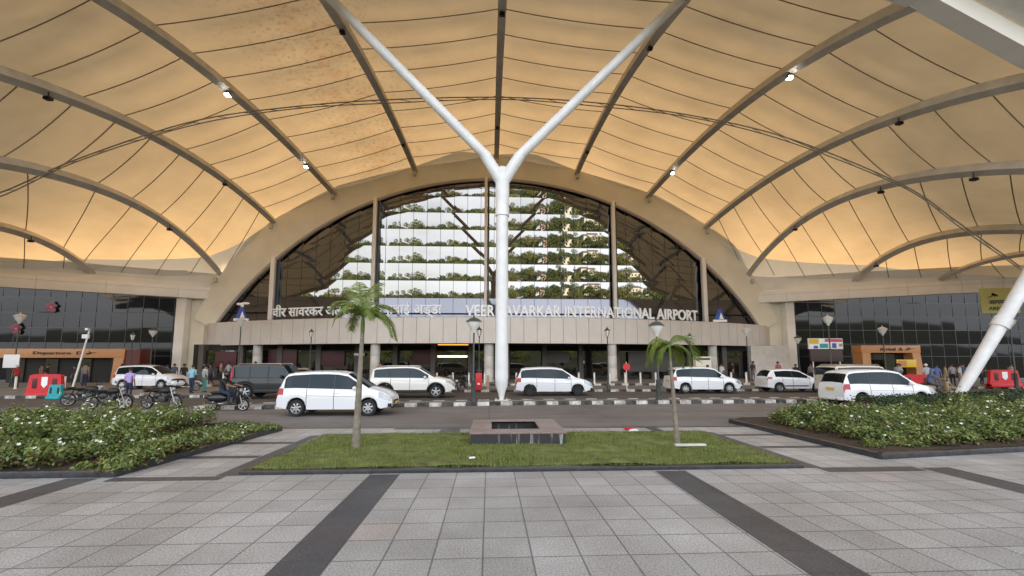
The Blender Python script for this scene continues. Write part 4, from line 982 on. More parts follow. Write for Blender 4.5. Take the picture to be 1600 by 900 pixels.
sc = motorbike('black scooter with bright front wheel, ridden by a man in dark clothes', scooter=True, body='blackpaint', loc=(-11.2, 19.9, 0), wheel='gravelwhite', name='scooter')
motorbike('parked silver scooter between the left side column and the white car', scooter=True, body='carwhite', loc=(-19.8, 30.2, .14), rz=R(55), name='scooter')
motorbike('parked motorcycle on the footpath just right of the pearl white car, nearest the red box', loc=(-1.9, 31.9, .14), rz=R(70))
motorbike('parked silver motorcycle on the footpath, half hidden by the pearl white car', loc=(-2.9, 32.2, .14), rz=R(75), body='silver')
motorbike('tan scooter carrying a rider in a blue cap near the leaning column', scooter=True, body='tan', loc=(25.7, 24.6, 0), rz=R(-25), name='scooter')

# ================================================================== PEOPLE
def person_mesh(J, name):
    """one continuous skinned body from a joint dictionary (z up, facing +x)"""
    E_ = [('hip', 'waist'), ('waist', 'chest'), ('chest', 'neck'), ('neck', 'head0'), ('head0', 'head1')]
    for s in 'LR':
        E_ += [('hip', 'th' + s), ('th' + s, 'kn' + s), ('kn' + s, 'an' + s), ('an' + s, 'to' + s), ('chest', 'sh' + s), ('sh' + s, 'el' + s), ('el' + s, 'wr' + s), ('wr' + s, 'pm' + s)]
    RAD = dict(hip=.135, waist=.125, chest=.145, neck=.055, head0=.085, head1=.092, th=.09, kn=.062, an=.043, to=.038, sh=.062, el=.044, wr=.03, pm=.036)
    bm = bmesh.new(); lay = bm.verts.layers.skin.verify(); V = {}
    def nv(k, p, r_):
        v = bm.verts.new(p); v[lay].radius = (r_, r_ * (1.0)); V[k] = v; return v
    for k, p in J.items(): nv(k, p, RAD.get(k, RAD.get(k[:2], .05)))
    for a, b in E_: bm.edges.new((V[a], V[b]))
    for s in 'LR':                                     # fingers and thumb
        w, p = Vector(J['wr' + s]), Vector(J['pm' + s]); d = (p - w).normalized(); side = d.cross(Vector((0, 1, 0))).normalized()
        for i, (o, l) in enumerate(((-.03, .065), (-.01, .078), (.01, .074), (.03, .055))):
            a = nv(f'f{s}{i}a', p + side * o + d * .03, .010); b = nv(f'f{s}{i}b', p + side * o + d * (.03 + l * .6) + Vector((0, -.008 if s == 'R' else .008, 0)), .009); bm.edges.new((V['pm' + s], a)); bm.edges.new((a, b))
        a = nv(f'f{s}t', p - side * .05 + d * .01, .011); bm.edges.new((V['pm' + s], a))
    V['hip'][lay].use_root = True
    me = bpy.data.meshes.new(name); bm.to_mesh(me); bm.free(); o = bpy.data.objects.new(name, me); COL.objects.link(o)
    sk = o.modifiers.new('s', 'SKIN'); sk.use_smooth_shade = True; sb = o.modifiers.new('b', 'SUBSURF'); sb.levels = 1
    dg = bpy.context.evaluated_depsgraph_get(); dg.update(); m2 = bpy.data.meshes.new_from_object(o.evaluated_get(dg)); bpy.data.objects.remove(o)
    # widen the trunk, narrow it front to back
    m2.materials.clear()
    for k in ('skin', 'dark', 'dark', 'shoe'): m2.materials.append(M[k])
    seg = []
    for a, b in E_: seg.append((a, b, Vector(J[a]), Vector(J[b])))
    hz = Vector(J['head1'])
    for p in m2.polygons:
        c = p.center; best = min(seg, key=lambda q: (c - q[2].lerp(q[3], max(0, min(1, (c - q[2]).dot(q[3] - q[2]) / (q[3] - q[2]).length_squared)))).length)
        a, b = best[0], best[1]; k = 1
        if a in ('neck', 'head0') or b.startswith('pm'): k = 0
        elif a.startswith('el'): k = 0
        elif a == 'hip' and b == 'waist': k = 1 if (c - Vector(J['hip'])).dot(Vector(J['waist']) - Vector(J['hip'])) > .005 else 2
        elif a in ('hip',) or a.startswith(('th', 'kn')): k = 2
        elif a.startswith('an'): k = 3
        p.material_index = k; p.use_smooth = True
    return m2
def J_stand(step=.0, armb=0, bend=0, sit=False):
    J = dict(hip=(0, 0, .93), waist=(.0 + bend * .3, 0, 1.08), chest=(.01 + bend, 0, 1.30), neck=(.02 + bend * 1.4, 0, 1.47), head0=(.03 + bend * 1.6, 0, 1.54), head1=(.045 + bend * 1.7, 0, 1.62))
    for s, y in (('L', 1), ('R', -1)):
        st = step * y
        J['th' + s] = (.0 + st * .15, y * .095, .84); J['kn' + s] = (.03 + st * .5, y * .10, .48); J['an' + s] = (-.02 + st * (1.0 if st > 0 else 1.25), y * .10, .075 + (.05 if st < 0 else 0)); J['to' + s] = (J['an' + s][0] + .14, y * .12, .04)
        J['sh' + s] = (.0 + bend, y * .18, 1.40); J['el' + s] = (-.03 + bend - st * .5, y * .235, 1.12)
        J['wr' + s] = (.04 + bend - st * .9, y * .24, .88) if armb != y and armb != 2 else (.22 + bend, y * .17, 1.12 + .05)
        w = Vector(J['wr' + s]); e = Vector(J['el' + s]); J['pm' + s] = tuple(w + (w - e).normalized() * .075)
    return J
def J_ride():
    J = dict(hip=(-.30, 0, .86), waist=(-.27, 0, 1.0), chest=(-.18, 0, 1.23), neck=(-.13, 0, 1.40), head0=(-.11, 0, 1.47), head1=(-.09, 0, 1.55))
    for s, y in (('L', 1), ('R', -1)):
        J['th' + s] = (-.22, y * .11, .82); J['kn' + s] = (.17, y * .20, .74); J['an' + s] = (.12, y * .19, .36); J['to' + s] = (.26, y * .20, .33)
        J['sh' + s] = (-.17, y * .18, 1.33); J['el' + s] = (.06, y * .27, 1.12); J['wr' + s] = (.32, y * .28, 1.06); J['pm' + s] = (.39, y * .28, 1.05)
    return J
PM = {'stand': (person_mesh(J_stand(0, 0), 'body'), J_stand(0, 0)), 'walk': (person_mesh(J_stand(.22, 0), 'body'), J_stand(.22, 0)),
      'hold': (person_mesh(J_stand(.05, 2, .02), 'body'), J_stand(.05, 2, .02)), 'phone': (person_mesh(J_stand(.0, 1, .03), 'body'), J_stand(0, 1, .03)), 'ride': (person_mesh(J_ride(), 'body'), J_ride())}
CL = {}
def cloth(c):
    if c not in CL: CL[c] = mat('cloth', c, .85, var=.15, vscale=12)
    return CL[c]
def hairmesh(cap=False):
    g = MB(); n = 14
    for i in range(6):
        pass
    prof = [(.108, -.02), (.112, .03), (.100, .075), (.065, .112), (.02, .128), (0, .129)]
    g.lathe(prof, (-.012, 0, 0), 14)
    if cap: g.box((.10, 0, .03), (.12, .14, .015), bev=.005)
    return g.mesh('hair', [M['hair']])
HM, HC = hairmesh(), hairmesh(True)
g = MB(); g.ball((0, 0, 0), (.135, .125, .14), 14); HELM = g.mesh('helmet', [M['blackpaint']])
g = MB(); g.ball((.098, 0, -.005), (.02, .012, .022), 8); NOSE = g.mesh('nose', [M['skin']])
g = MB(); g.ball((.086, .032, .02), (.012, .014, .008), 6); g.ball((.086, -.032, .02), (.012, .014, .008), 6); EYES = g.mesh('eyes', [M['hair']])
g = MB(); g.box((.088, 0, -.045), (.012, .04, .008)); MOUTH = g.mesh('mouth', [M['redpanel']])
def person(pose, x, y, rz, shirt, pants, label, z=0, h=1.0, head='hair', grp=None, headcol=None):
    me, J = PM[pose]; t = thing('person', (x, y, z), label, 'person', grp, R(rz)); t.scale = (h, h, h)
    o = bpy.data.objects.new('body', me); COL.objects.link(o); o.parent = t
    for i, c in ((1, shirt), (2, pants)): o.material_slots[i].link = 'OBJECT'; o.material_slots[i].material = cloth(c)
    hp = Vector(J['head1']) + Vector((0, 0, .0))
    hm = {'hair': HM, 'cap': HC, 'helmet': HELM}[head]; hh = bpy.data.objects.new('hair' if head == 'hair' else head, hm); COL.objects.link(hh); hh.parent = t; hh.location = hp
    if headcol: hh.material_slots[0].link = 'OBJECT'; hh.material_slots[0].material = cloth(headcol)
    for nm, mm in (('nose', NOSE), ('eyes', EYES), ('mouth', MOUTH)):
        q = bpy.data.objects.new(nm, mm); COL.objects.link(q); q.parent = t; q.location = hp + Vector((0, 0, -.02))
    return t
NAVY, DK, GR, WH, LB, RD, KH, PU, TL, MA = (.02, .03, .07), (.02, .02, .022), (.15, .15, .16), (.65, .66, .68), (.25, .50, .62), (.35, .03, .03), (.35, .29, .19), (.42, .33, .66), (.06, .25, .24), (.16, .03, .06)
G1, G2, G3 = 'people by the left portal', 'people at the porch', 'people on the right footpath'
person('stand', -19.7, 25.6, 95, PU, NAVY, 'man in a purple shirt and navy trousers standing before the far left white car', z=0)
person('hold', -18.2, 28.4, 80, LB, NAVY, 'man in a light blue shirt and dark trousers by the left side column', z=.14)
person('stand', -18.0, 29.3, 60, (.42, .48, .45), TL, 'person in a pale shirt and teal trousers right of the man in light blue', z=.14)
person('ride', -11.2, 19.9, 0, DK, NAVY, 'rider in dark clothes and black helmet on the scooter', head='helmet')
person('ride', 25.7, 24.6, -25, (.10, .14, .30), (.1, .1, .12), 'rider with a blue and white cap on the tan scooter', head='cap', headcol=(.10, .18, .50))
person('stand', 20.5, 38.5, 200, WH, NAVY, 'man in a white shirt and dark trousers right of the ticket machine', z=.14)
for i, (px, y, rz, sh, pn, pose, lab, hd, hc) in enumerate((
    (-38.6, 36.5, 30, GR, DK, 'stand', 'person in grey at the far left edge near the lamp', 'hair', None),
    (-37.2, 34.6, 200, (.10, .25, .22), GR, 'walk', 'person in a dark green top walking at the far left', 'hair', None),
    (-34.2, 34.2, 150, RD, DK, 'stand', 'person in a red top behind the red barrier', 'cap', (.6, .55, .5)),
    (-32.9, 35.0, 20, DK, GR, 'stand', 'person in black behind the red barrier, right of the red top', 'hair', None),
    (-31.2, 36.2, 90, (.22, .18, .16), NAVY, 'phone', 'person in brown holding a phone under the orange portal', 'hair', None),
    (-30.4, 34.4, 250, DK, DK, 'stand', 'person all in black behind the teal barrier', 'hair', None),
    (-28.9, 36.8, 180, (.12, .13, .16), DK, 'hold', 'person in dark grey left of the portal leg', 'hair', None),
    (-27.4, 36.4, 10, MA, GR, 'walk', 'person in a maroon top walking below the orange portal', 'hair', None),
    (-24.6, 35.4, 70, (.40, .38, .38), DK, 'stand', 'person in a pale grey shirt by the right leg of the left portal', 'hair', None),
    (-23.7, 36.0, 300, DK, NAVY, 'phone', 'person in black beside the pale grey shirt', 'hair', None))):
    person(pose, px, y, rz, sh, pn, lab, z=.14, h=1 + .04 * math.sin(i * 2.1), head=hd, grp=G1, headcol=hc)
for i, (px, y, rz, sh, pn, pose, lab) in enumerate((
    (-22.8, 39.2, 40, (.40, .20, .22), DK, 'stand', 'person in a pink top left of the black off-roader'), (-21.6, 38.2, 250, (.30, .30, .34), NAVY, 'walk', 'person in a grey shirt in the shade of the porch, left end'),
    (-24.0, 38.8, 10, DK, GR, 'hold', 'person in black beside the left porch column'), (-19.6, 38.5, 120, (.55, .55, .56), DK, 'stand', 'person in a whitish shirt behind the black off-roader'),
    (-10.9, 38.0, 200, (.30, .25, .42), DK, 'stand', 'person in a mauve top behind the nearest white car'), (-9.2, 38.2, 300, (.35, .14, .12), GR, 'walk', 'person in a rust red top in front of the second porch column'),
    (21.8, 39.0, 160, DK, DK, 'stand', 'person in black right of the man in the white shirt'), (23.2, 38.3, 20, (.05, .05, .06), GR, 'phone', 'person in charcoal with a phone at the right end of the porch'),
    (24.8, 37.2, 90, (.35, .10, .12), NAVY, 'stand', 'person in a dark red top behind the white hatchback'), (26.2, 37.0, 240, DK, DK, 'walk', 'person in black by the right side column'),
    (28.9, 38.8, 70, GR, DK, 'stand', 'person in grey between the side column and the advertising screen'))):
    person(pose, px, y, rz, sh, pn, lab, z=.29 if abs(px) < 26 and y > 36 else .14, h=1 + .03 * math.cos(i * 1.7), grp=G2)
for i, (px, y, rz, sh, pn, pose, lab, hd, hc) in enumerate((
    (30.6, 33.9, 100, (.62, .62, .60), DK, 'stand', 'person in a white shirt in front of the small orange portal', 'hair', None), (31.4, 32.8, 200, (.40, .44, .52), NAVY, 'hold', 'person in a pale blue shirt behind the bonnet of the right white car', 'hair', None),
    (32.0, 31.2, 60, (.45, .45, .50), (.12, .14, .22), 'walk', 'person in a white cap walking on the right footpath', 'cap', (.7, .7, .7)), (32.9, 31.3, 240, (.10, .14, .30), GR, 'stand', 'person in a blue shirt right of the white cap', 'hair', None),
    (33.9, 31.6, 120, KH, KH, 'walk', 'person in beige shirt and trousers', 'hair', None), (34.8, 31.4, 300, (.5, .48, .42), (.3, .28, .26), 'stand', 'person in cream clothes right of the one in beige', 'hair', None),
    (35.6, 31.9, 30, (.07, .10, .20), DK, 'phone', 'person in a navy shirt left of the leaning column', 'hair', None), (41.6, 33.6, 180, (.45, .35, .30), GR, 'stand', 'person in a tan top behind the right red barrier', 'hair', None),
    (43.0, 32.9, 90, (.30, .33, .40), DK, 'stand', 'person in grey blue at the far right edge', 'hair', None))):
    person(pose, px, y, rz, sh, pn, lab, z=.14, h=1 + .03 * math.sin(i * 1.3), head=hd, grp=G3, headcol=hc)

for x, z, lab in ((-46.15, 7.7, 'red flower-shaped decal high on the dark glass left of the side column'), (-49.4, 5.4, 'red flower-shaped decal low on the dark glass at the left edge, behind the globe lamp')):
    t = thing('glass_decal', (x, 48.8, z), lab, 'decal')
    for q in range(5):
        a = q * 1.2566 + .4; g = MB(); g.ball((.34 * math.cos(a) + .1 * (q % 2), 0, .40 * math.sin(a)), (.30, .02, .20 + .08 * (q % 3)), 10); g.build('petal', M['redpanel2'], t)
    g = MB(); g.ball((0, -.01, 0), (.14, .025, .14), 10); g.build('centre', M['red'], t)

# more of the crowd waiting at the two portals
for i, (px, y, rz, sh, pn, pose, lab) in enumerate((
    (-35.6, 37.4, 60, (.30, .12, .10), DK, 'stand', 'person in a brick red shirt under the left portal, behind the camera pole'), (-26.2, 38.6, 130, (.08, .10, .14), DK, 'stand', 'person in blue black under the right end of the left portal'),
    (-33.6, 38.8, 10, (.18, .20, .24), GR, 'hold', 'person in slate grey deep under the left portal'), (-22.0, 36.5, 220, (.06, .06, .07), NAVY, 'walk', 'person in black walking behind the far left white car'))):
    person(pose, px, y, rz, sh, pn, lab, z=.14, grp=G1)
for i, (px, y, rz, sh, pn, pose, lab) in enumerate((
    (36.6, 33.6, 70, (.30, .28, .30), DK, 'stand', 'person in dark mauve behind the leaning column'), (33.3, 34.6, 140, (.04, .05, .07), DK, 'stand', 'person in black behind the blue shirt on the right footpath'),
    (37.9, 34.2, 200, (.10, .13, .22), GR, 'walk', 'person in denim blue left of the white emblem barrier'), (40.4, 34.8, 300, (.25, .06, .06), DK, 'hold', 'person in dark red behind the white emblem barrier'),
    (29.6, 34.8, 40, (.45, .47, .50), NAVY, 'stand', 'person in a light grey shirt left of the small orange portal'), (27.6, 35.6, 90, (.05, .05, .05), DK, 'stand', 'person in black by the advertising screen leg'))):
    person(pose, px, y, rz, sh, pn, lab, z=.14, grp=G3)

# ================================================================== BARRIERS, SIGNS, SMALL STRUCTURES
def barrier(label, color, loc, rz=0, sc=(1, 1, 1), arrow=True):
    t = thing('water_barrier', loc, label, 'barrier', 'plastic road barriers', rz); t.scale = sc
    g = MB(); g.prism([(-1.0, 0), (1.0, 0), (1.0, .22), (.86, .95), (.6, 1.0), (-.6, 1.0), (-.86, .95), (-1.0, .22)], -.11, .11)
    g.box((0, 0, .10), (2.0, .46, .20), bev=.04)
    g.build('shell', M[color], t)
    g = MB()
    for x in (-.55, .55): g.box((x, -.115, .60), (.26, .03, .42), bev=.01)
    g.build('recess', M['redpanel' if color == 'red' else 'groove'], t)
    if arrow:
        g = MB(); g.prism([(-.17, .88), (.17, .88), (.17, .55), (0, .40), (-.17, .55)], -.13, -.115); g.build('white_arrow', M['signwhite'], t)
    return t
barrier('red plastic barrier with a white arrow on the far left footpath', 'red', (-25.9, 27.6, .0), sc=(1.0, 1, 1.35))
barrier('teal plastic barrier block right of the left red barrier', 'teal', (-24.2, 26.4, 0), sc=(.36, 1, .8), arrow=False)
barrier('red plastic barrier with a white emblem right of the leaning column', 'red', (38.9, 32.0, .14), sc=(1.25, 1, 1.3))
barrier('red plastic barrier between the walking people and the right white car', 'red', (30.2, 30.2, 0), rz=R(-35), sc=(.8, 1, 1.15), arrow=False)
barrier('tan plastic barrier at the right edge of the photo', 'tan', (42.0, 32.0, .14), sc=(.9, 1, 1.25), arrow=False)
barrier('dark plastic kerb barrier at the left edge behind the flower bed', 'signblue', (-27.0, 24.8, 0), sc=(.7, 1, .5), arrow=False)

def portal(name, loc, w, h, hd, label, txt, legs, tw):
    t = thing(name, loc, label, 'entrance portal'); x0, x1 = -w / 2, w / 2
    g = MB(); g.box2((x0, -.6, h - hd), (x1, .6, h), bev=.03)
    g.build('header', M['orange'], t)
    for lx, lean in legs:
        g = MB(); a = .42; g.add([(lx - a, -.6, 0), (lx + a, -.6, 0), (lx + a + lean, -.6, h - hd), (lx - a + lean, -.6, h - hd), (lx - a, .6, 0), (lx + a, .6, 0), (lx + a + lean, .6, h - hd), (lx - a + lean, .6, h - hd)],
              [(0, 1, 2, 3), (5, 4, 7, 6), (1, 5, 6, 2), (4, 0, 3, 7)]); g.build('leg', M['orange'], t)
    g = MB(); g.box2((x0 + .4, .5, 0), (x1 - .5, .62, h - hd)); g.build('doorway', M['dark'], t)
    for q in np.linspace(x0 + .9, x1 - 1.8, 4):
        g = MB(); g.box2((q, .38, .1), (q + 1.1, .45, h - hd - .1)); g.build('door_glass', M['shopglass'], t)
    e = text_obj(txt, hd * .42, tw, h - hd * .72, 'lettering', M['black'], 0, parent=t, ext=.02, bold=.015, wrap=False); e.location = (tw * .0, -.64, 0)
    g = MB(); px = tw / 2 + .7; z = h - hd * .5        # little aeroplane mark
    g.path([(px - .4, -.62, z - .04), (px + .5, -.62, z + .08)], [.05, .02], 6); g.add([(px - .1, -.63, z), (px - .35, -.63, z - .22), (px + .15, -.63, z + .03)], [(0, 1, 2)]); g.add([(px - .1, -.63, z), (px - .2, -.63, z + .22), (px + .15, -.63, z + .05)], [(0, 1, 2)])
    g.build('aeroplane_mark', M['black'], t); return t
portal('entrance_portal', (-38.6, 42.5, .14), 11.4, 3.05, .82, 'long orange entrance portal at the far left with a D sign', 'Departure  D', [(5.1, .15)], 4.2)
portal('entrance_portal', (40.0, 43, .14), 6.2, 3.5, .75, 'small orange entrance portal behind the right white car with an A sign', 'Arrival  A', [(-2.6, 0), (2.9, -.3)], 2.4)
g = MB(); g.box2((-33.3, 42.0, .14), (-31.6, 43.4, 3.1), bev=.03); tag(g.build('red_portal_wall', M['portalred']), 'dark red wall block right of the left orange portal', 'wall')
t = thing('yellow_wall_sign', (40.7, 41.6, 1.0), 'bright yellow panel hanging in the right orange portal', 'sign'); g = MB(); g.box((0, 0, .85), (2.0, .08, .75), bev=.01); g.build('panel', M['bright_yellow'], t)
g = MB(); g.box((-.45, -.05, .85), (.8, .03, .55)); g.build('orange_patch', M['orange'], t); g = MB()
for x in (-.9, .9): g.path([(x, 0, -.86), (x, 0, .5)], .03, 6)
g.build('stand', M['frame'], t)
# advertising screen
t = thing('advertising_screen', (31.35, 40, .14), 'advertising board on two legs, colourful picture above a brown panel', 'screen'); g = MB()
g.box2((-1.65, -.08, 3.05), (1.65, .08, 4.05), bev=.01); g.build('picture_panel', M['signwhite'], t)
for x0, x1, z0, z1, c in ((-1.6, -.7, 3.55, 4.0, 'bright_yellow'), (-.1, 1.6, 3.72, 4.0, None), (-.6, .2, 3.15, 3.55, 'teal'), (.6, 1.0, 3.15, 3.6, 'signblue'), (-1.2, -.8, 3.1, 3.35, 'signblue'), (1.25, 1.6, 3.3, 3.55, 'tan')):
    g = MB(); g.box2((x0, -.095, z0), (x1, -.082, z1)); g.build('printed_area', M[c] if c else mat('pink_print', (.62, .10, .22), .5), t)
g = MB(); g.box2((-1.55, -.1, 1.9), (1.55, .1, 3.0), bev=.01); g.build('brown_panel', mat('brown_board', (.06, .035, .028), .5), t)
for x in (-1.3, 1.3):
    g = MB(); g.path([(x, 0, 0), (x, 0, 1.9)], .05, 8); g.build('leg', M['mullion'], t)
# white board on the left lamp pole
t = thing('notice_board', (-36.2, 35.7, .14), 'blank white board fixed at the left lamp post', 'sign'); g = MB(); g.box((0, 0, 1.95), (1.15, .05, 1.0), bev=.01); g.build('board', M['signwhite'], t); g = MB(); g.path([(0, .06, 0), (0, .06, 2.3)], .03, 6); g.build('post', M['frame'], t)
# camera pole at the left
t = thing('camera_pole', (-29.2, 33.0, .14), 'slightly leaning white camera pole before the left orange portal', 'camera pole'); g = MB(); g.path([(0, 0, 0), (.75, 0, 4.1)], [.07, .05], 10); g.build('pole', M['mullion'], t)
g = MB(); g.box((.72, -.1, 4.2), (.16, .5, .16), rz=.4, bev=.02); g.build('camera_housing', M['signwhite'], t); g = MB(); g.box((.55, 0, 3.7), (.4, .2, .3), bev=.03); g.build('control_box', M['signwhite'], t)
# ticket machine
t = thing('ticket_machine', (19.1, 39.2, .29), 'tall beige ticket machine with dark openings at the right end of the porch', 'machine'); g = MB(); g.box2((-.72, -.3, 0), (.72, .3, 2.2), bev=.04); g.build('cabinet', M['arch'], t)
for x, z, w, h in ((0, 1.98, 1.2, .16), (.32, 1.35, .25, .22), (.32, .8, .25, .2), (.3, .45, .6, .16)):
    g = MB(); g.box((x, -.31, z), (w, .03, h), bev=.01); g.build('opening', M['black'], t)
# red box at the lantern post
t = thing('fire_box', (-.72, 30.7, .14), 'narrow red box sign at the foot of the lantern post', 'sign'); g = MB(); g.box2((-.22, -.12, 0), (.22, .12, 1.15), bev=.02); g.build('box_body', M['red'], t); g = MB(); g.box((0, -.13, .42), (.14, .02, .12)); g.build('white_mark', M['signwhite'], t)
t = thing('marker_post', (-.1, 31.1, .14), 'cream marker post beside the red box', 'post'); g = MB(); g.box2((-.09, -.09, 0), (.09, .09, 1.0), bev=.02); g.build('shaft', M['tan'], t); g = MB(); g.box((0, 0, 1.03), (.2, .2, .05), bev=.01); g.build('cap', M['beam'], t)
t = thing('red_round_sign', (9.6, 30.9, .14), 'small round red sign on a thin white post behind the right palm', 'sign'); g = MB(); g.path([(0, 0, 0), (0, 0, 1.9)], .03, 6); g.build('post', M['beam'], t); g = MB(); g.lathe([(0, -.02), (.26, -.02), (.26, .02), (0, .02)], (0, -.03, 1.55), 16, axis='Y'); g.build('disc', M['red'], t)
# hanging yellow sign at the right
t = thing('hanging_sign', (42.0, 34.2, 6.0), 'yellow green direction board hanging below the right canopy beam', 'sign', rz=R(-12)); g = MB(); g.box2((-1.35, -.06, 0), (1.35, .06, 2.1), bev=.01); g.build('board', M['yellow'], t)
e = text_obj('आगमन', .34, 1.35, .75, 'lettering', M['frame'], 0, parent=t, ext=.01, bold=.02, wrap=False); e.location = (-.15, -.08, 0)
e = text_obj('ARRIVAL', .30, 1.65, .25, 'lettering', M['frame'], 0, parent=t, ext=.01, bold=.02, wrap=False); e.location = (-.05, -.08, 0)
g = MB(); g.prism([(-.95, 1.3), (-.6, 1.35), (-.5, 1.7), (-.4, 1.4), (-.1, 1.42), (-.15, 1.5), (-.45, 1.55), (-.6, 1.45)], -.09, -.065); g.build('aeroplane_mark', M['frame'], t)
for x in (-1.1, 1.1):
    g = MB(); g.path([(x, 0, 2.1), (x, 0, 2.75)], .04, 6); g.build('hanger', M['rib'], t)
t = thing('litter_item', (.0, 9.7, .12), 'small white scrap of paper on the front of the lawn', 'litter'); g = MB(); g.box((-.35, -.2, .03), (.12, .07, .03), rz=.4, bev=.008); g.build('paper', M['signwhite'], t)

# ================================================================== STONE PLANTER
t = thing('stone_planter', (.75, 12.5, .05), 'square pink and black granite planter box on the lawn', 'planter')
x0, x1, y0, y1, zt = -1.2, 1.17, -1.2, 1.15, .28
g = MB()
for a, b in (((x0, y0, 0), (x1, y0 + .22, zt)), ((x0, y1 - .22, 0), (x1, y1, zt)), ((x0, y0 + .22, 0), (x0 + .22, y1 - .22, zt)), ((x1 - .22, y0 + .22, 0), (x1, y1 - .22, zt))): g.box2(a, b)
g.build('wall', M['streak'], t)
g = MB(); q = .03; a_ = .62
for a, b in (((x0 - q, y0 - q, zt), (x1 + q, y0 + .55, zt + .045)), ((x0 - q, y1 - .40, zt), (x1 + q, y1 + q, zt + .045)), ((x0 - q, y0 + .55, zt), (x0 + .52, y1 - .40, zt + .045)), ((x1 - .58, y0 + .55, zt), (x1 + q, y1 - .40, zt + .045))): g.box2(a, b, bev=.008)
g.build('coping', M['pinkgranite'], t)
g = MB(); g.box2((x0 + .2, y0 + .2, 0), (x1 - .2, y1 - .2, .03)); g.build('soil', M['dark'], t)

# ================================================================== PALMS
def palm(loc, h, lean, r0, r1, label, fr, shaft):
    t = thing('palm_tree', loc, label, 'palm'); g = MB(); n = 34
    pts = [Vector((lean[0] * (i / n) ** 1.3, lean[1] * i / n, h * i / n)) for i in range(n + 1)]
    g.path(pts, [lerp(r0, r1, (i / n) ** .7) * (1 + .07 * (i % 2)) for i in range(n + 1)], 12); g.build('trunk', M['trunk'], t)
    top = pts[-1]; g = MB(); g.path([top - Vector((0, 0, .05)), top + Vector((0, 0, shaft * .5)), top + Vector((0, 0, shaft))], [r1 * 1.1, r1 * 1.2, r1 * .4], 10); g.build('crown_shaft', M['palm_leaf'], t)
    st = top + Vector((0, 0, shaft * .85))
    for az, el, L, droop, wind in fr:
        d = Vector((math.cos(R(az)) * math.cos(R(el)), math.sin(R(az)) * math.cos(R(el)), math.sin(R(el)))); p = st.copy(); P = [p.copy()]; ns = 16
        for i in range(ns):
            d = (d + Vector((wind * .02, 0, -droop * (.05 + .012 * i)))).normalized(); p = p + d * (L / ns); P.append(p.copy())
        g = MB(); g.path(P, [lerp(.022, .005, i / ns) for i in range(ns + 1)], 5)
        for i in range(1, len(P) - 1):
            for sub in (0, .33, .66):
                c = P[i].lerp(P[i + 1], sub); dd = (P[i + 1] - P[i]).normalized(); side = dd.cross(Vector((0, 0, 1)))
                if side.length < .1: side = Vector((0, 1, 0))
                side.normalize(); u = i / ns; ll = .42 * L / 1.2 * math.sin(math.pi * min(1, .18 + u * .78)) + .05
                for s in (1, -1):
                    tip = c + (side * s * .75 + dd * .65 + Vector((0, 0, -.35 - .25 * random.random()))).normalized() * ll * random.uniform(.8, 1.1) + Vector((wind * .03, 0, 0))
                    mid_ = c.lerp(tip, .5) + Vector((0, 0, .03)); wv = dd * .010
                    g.add([c - wv, c + wv, mid_ + wv * 1.1, tip, mid_ - wv * 1.1], [(0, 1, 2, 4), (4, 2, 3)])
        me_ = g.build('frond', M['palm_leaf'], t, recalc=False)
    return t
palm((-3.19, 11.1, .06), 2.80, (.06, 0), .105, .045, 'young palm with swollen trunk and bushy crown on the left of the lawn',
     [(175, 62, 1.15, 1.3, 0), (200, 48, 1.0, 1.6, 0), (150, 75, 1.1, .9, 1), (100, 80, 1.15, .8, 1), (30, 40, 1.15, 1.8, 2), (5, 45, 1.3, 2.2, 2), (-20, 42, 1.2, 2.0, 2), (15, 62, 1.1, 1.2, 2), (-70, 50, .9, 1.4, 1), (240, 62, .9, 1.4, 0), (60, 55, .9, 1.5, 1), (130, 45, 1.0, 1.7, 0)], .42)
palm((4.72, 11.2, .06), 2.15, (-.1, 0), .075, .035, 'thin young palm with drooping wind-blown fronds on the right of the lawn',
     [(175, 40, 1.0, 2.3, -1), (190, 52, 1.0, 2.4, 0), (165, 60, .95, 2.2, 0), (160, 30, .8, 2.4, 0), (60, 84, 1.25, 3.0, 6), (10, 20, .8, 2.6, 0), (-15, 35, .9, 2.6, 1), (30, 10, .7, 2.2, 0), (200, 25, .8, 2.5, 0), (100, 60, .8, 2.4, 0)], .35)
t = thing('stone_slab', (4.85, 10.75, .10), 'thin pale stone slab at the foot of the right palm', 'stone'); g = MB(); g.box((0, 0, .03), (.75, .12, .05), bev=.01); g.build('slab', M['gravelwhite'], t)
t = thing('red_cloth', (4.35, 13.9, .0), 'small red cloth with a white patch left on the paving behind the right palm', 'cloth'); g = MB(); g.ball((0, 0, .04), (.16, .10, .04), 10); g.build('red_part', M['red'], t); g = MB(); g.ball((.05, -.3, .03), (.16, .1, .05), 10); g.build('white_part', M['signwhite'], t)

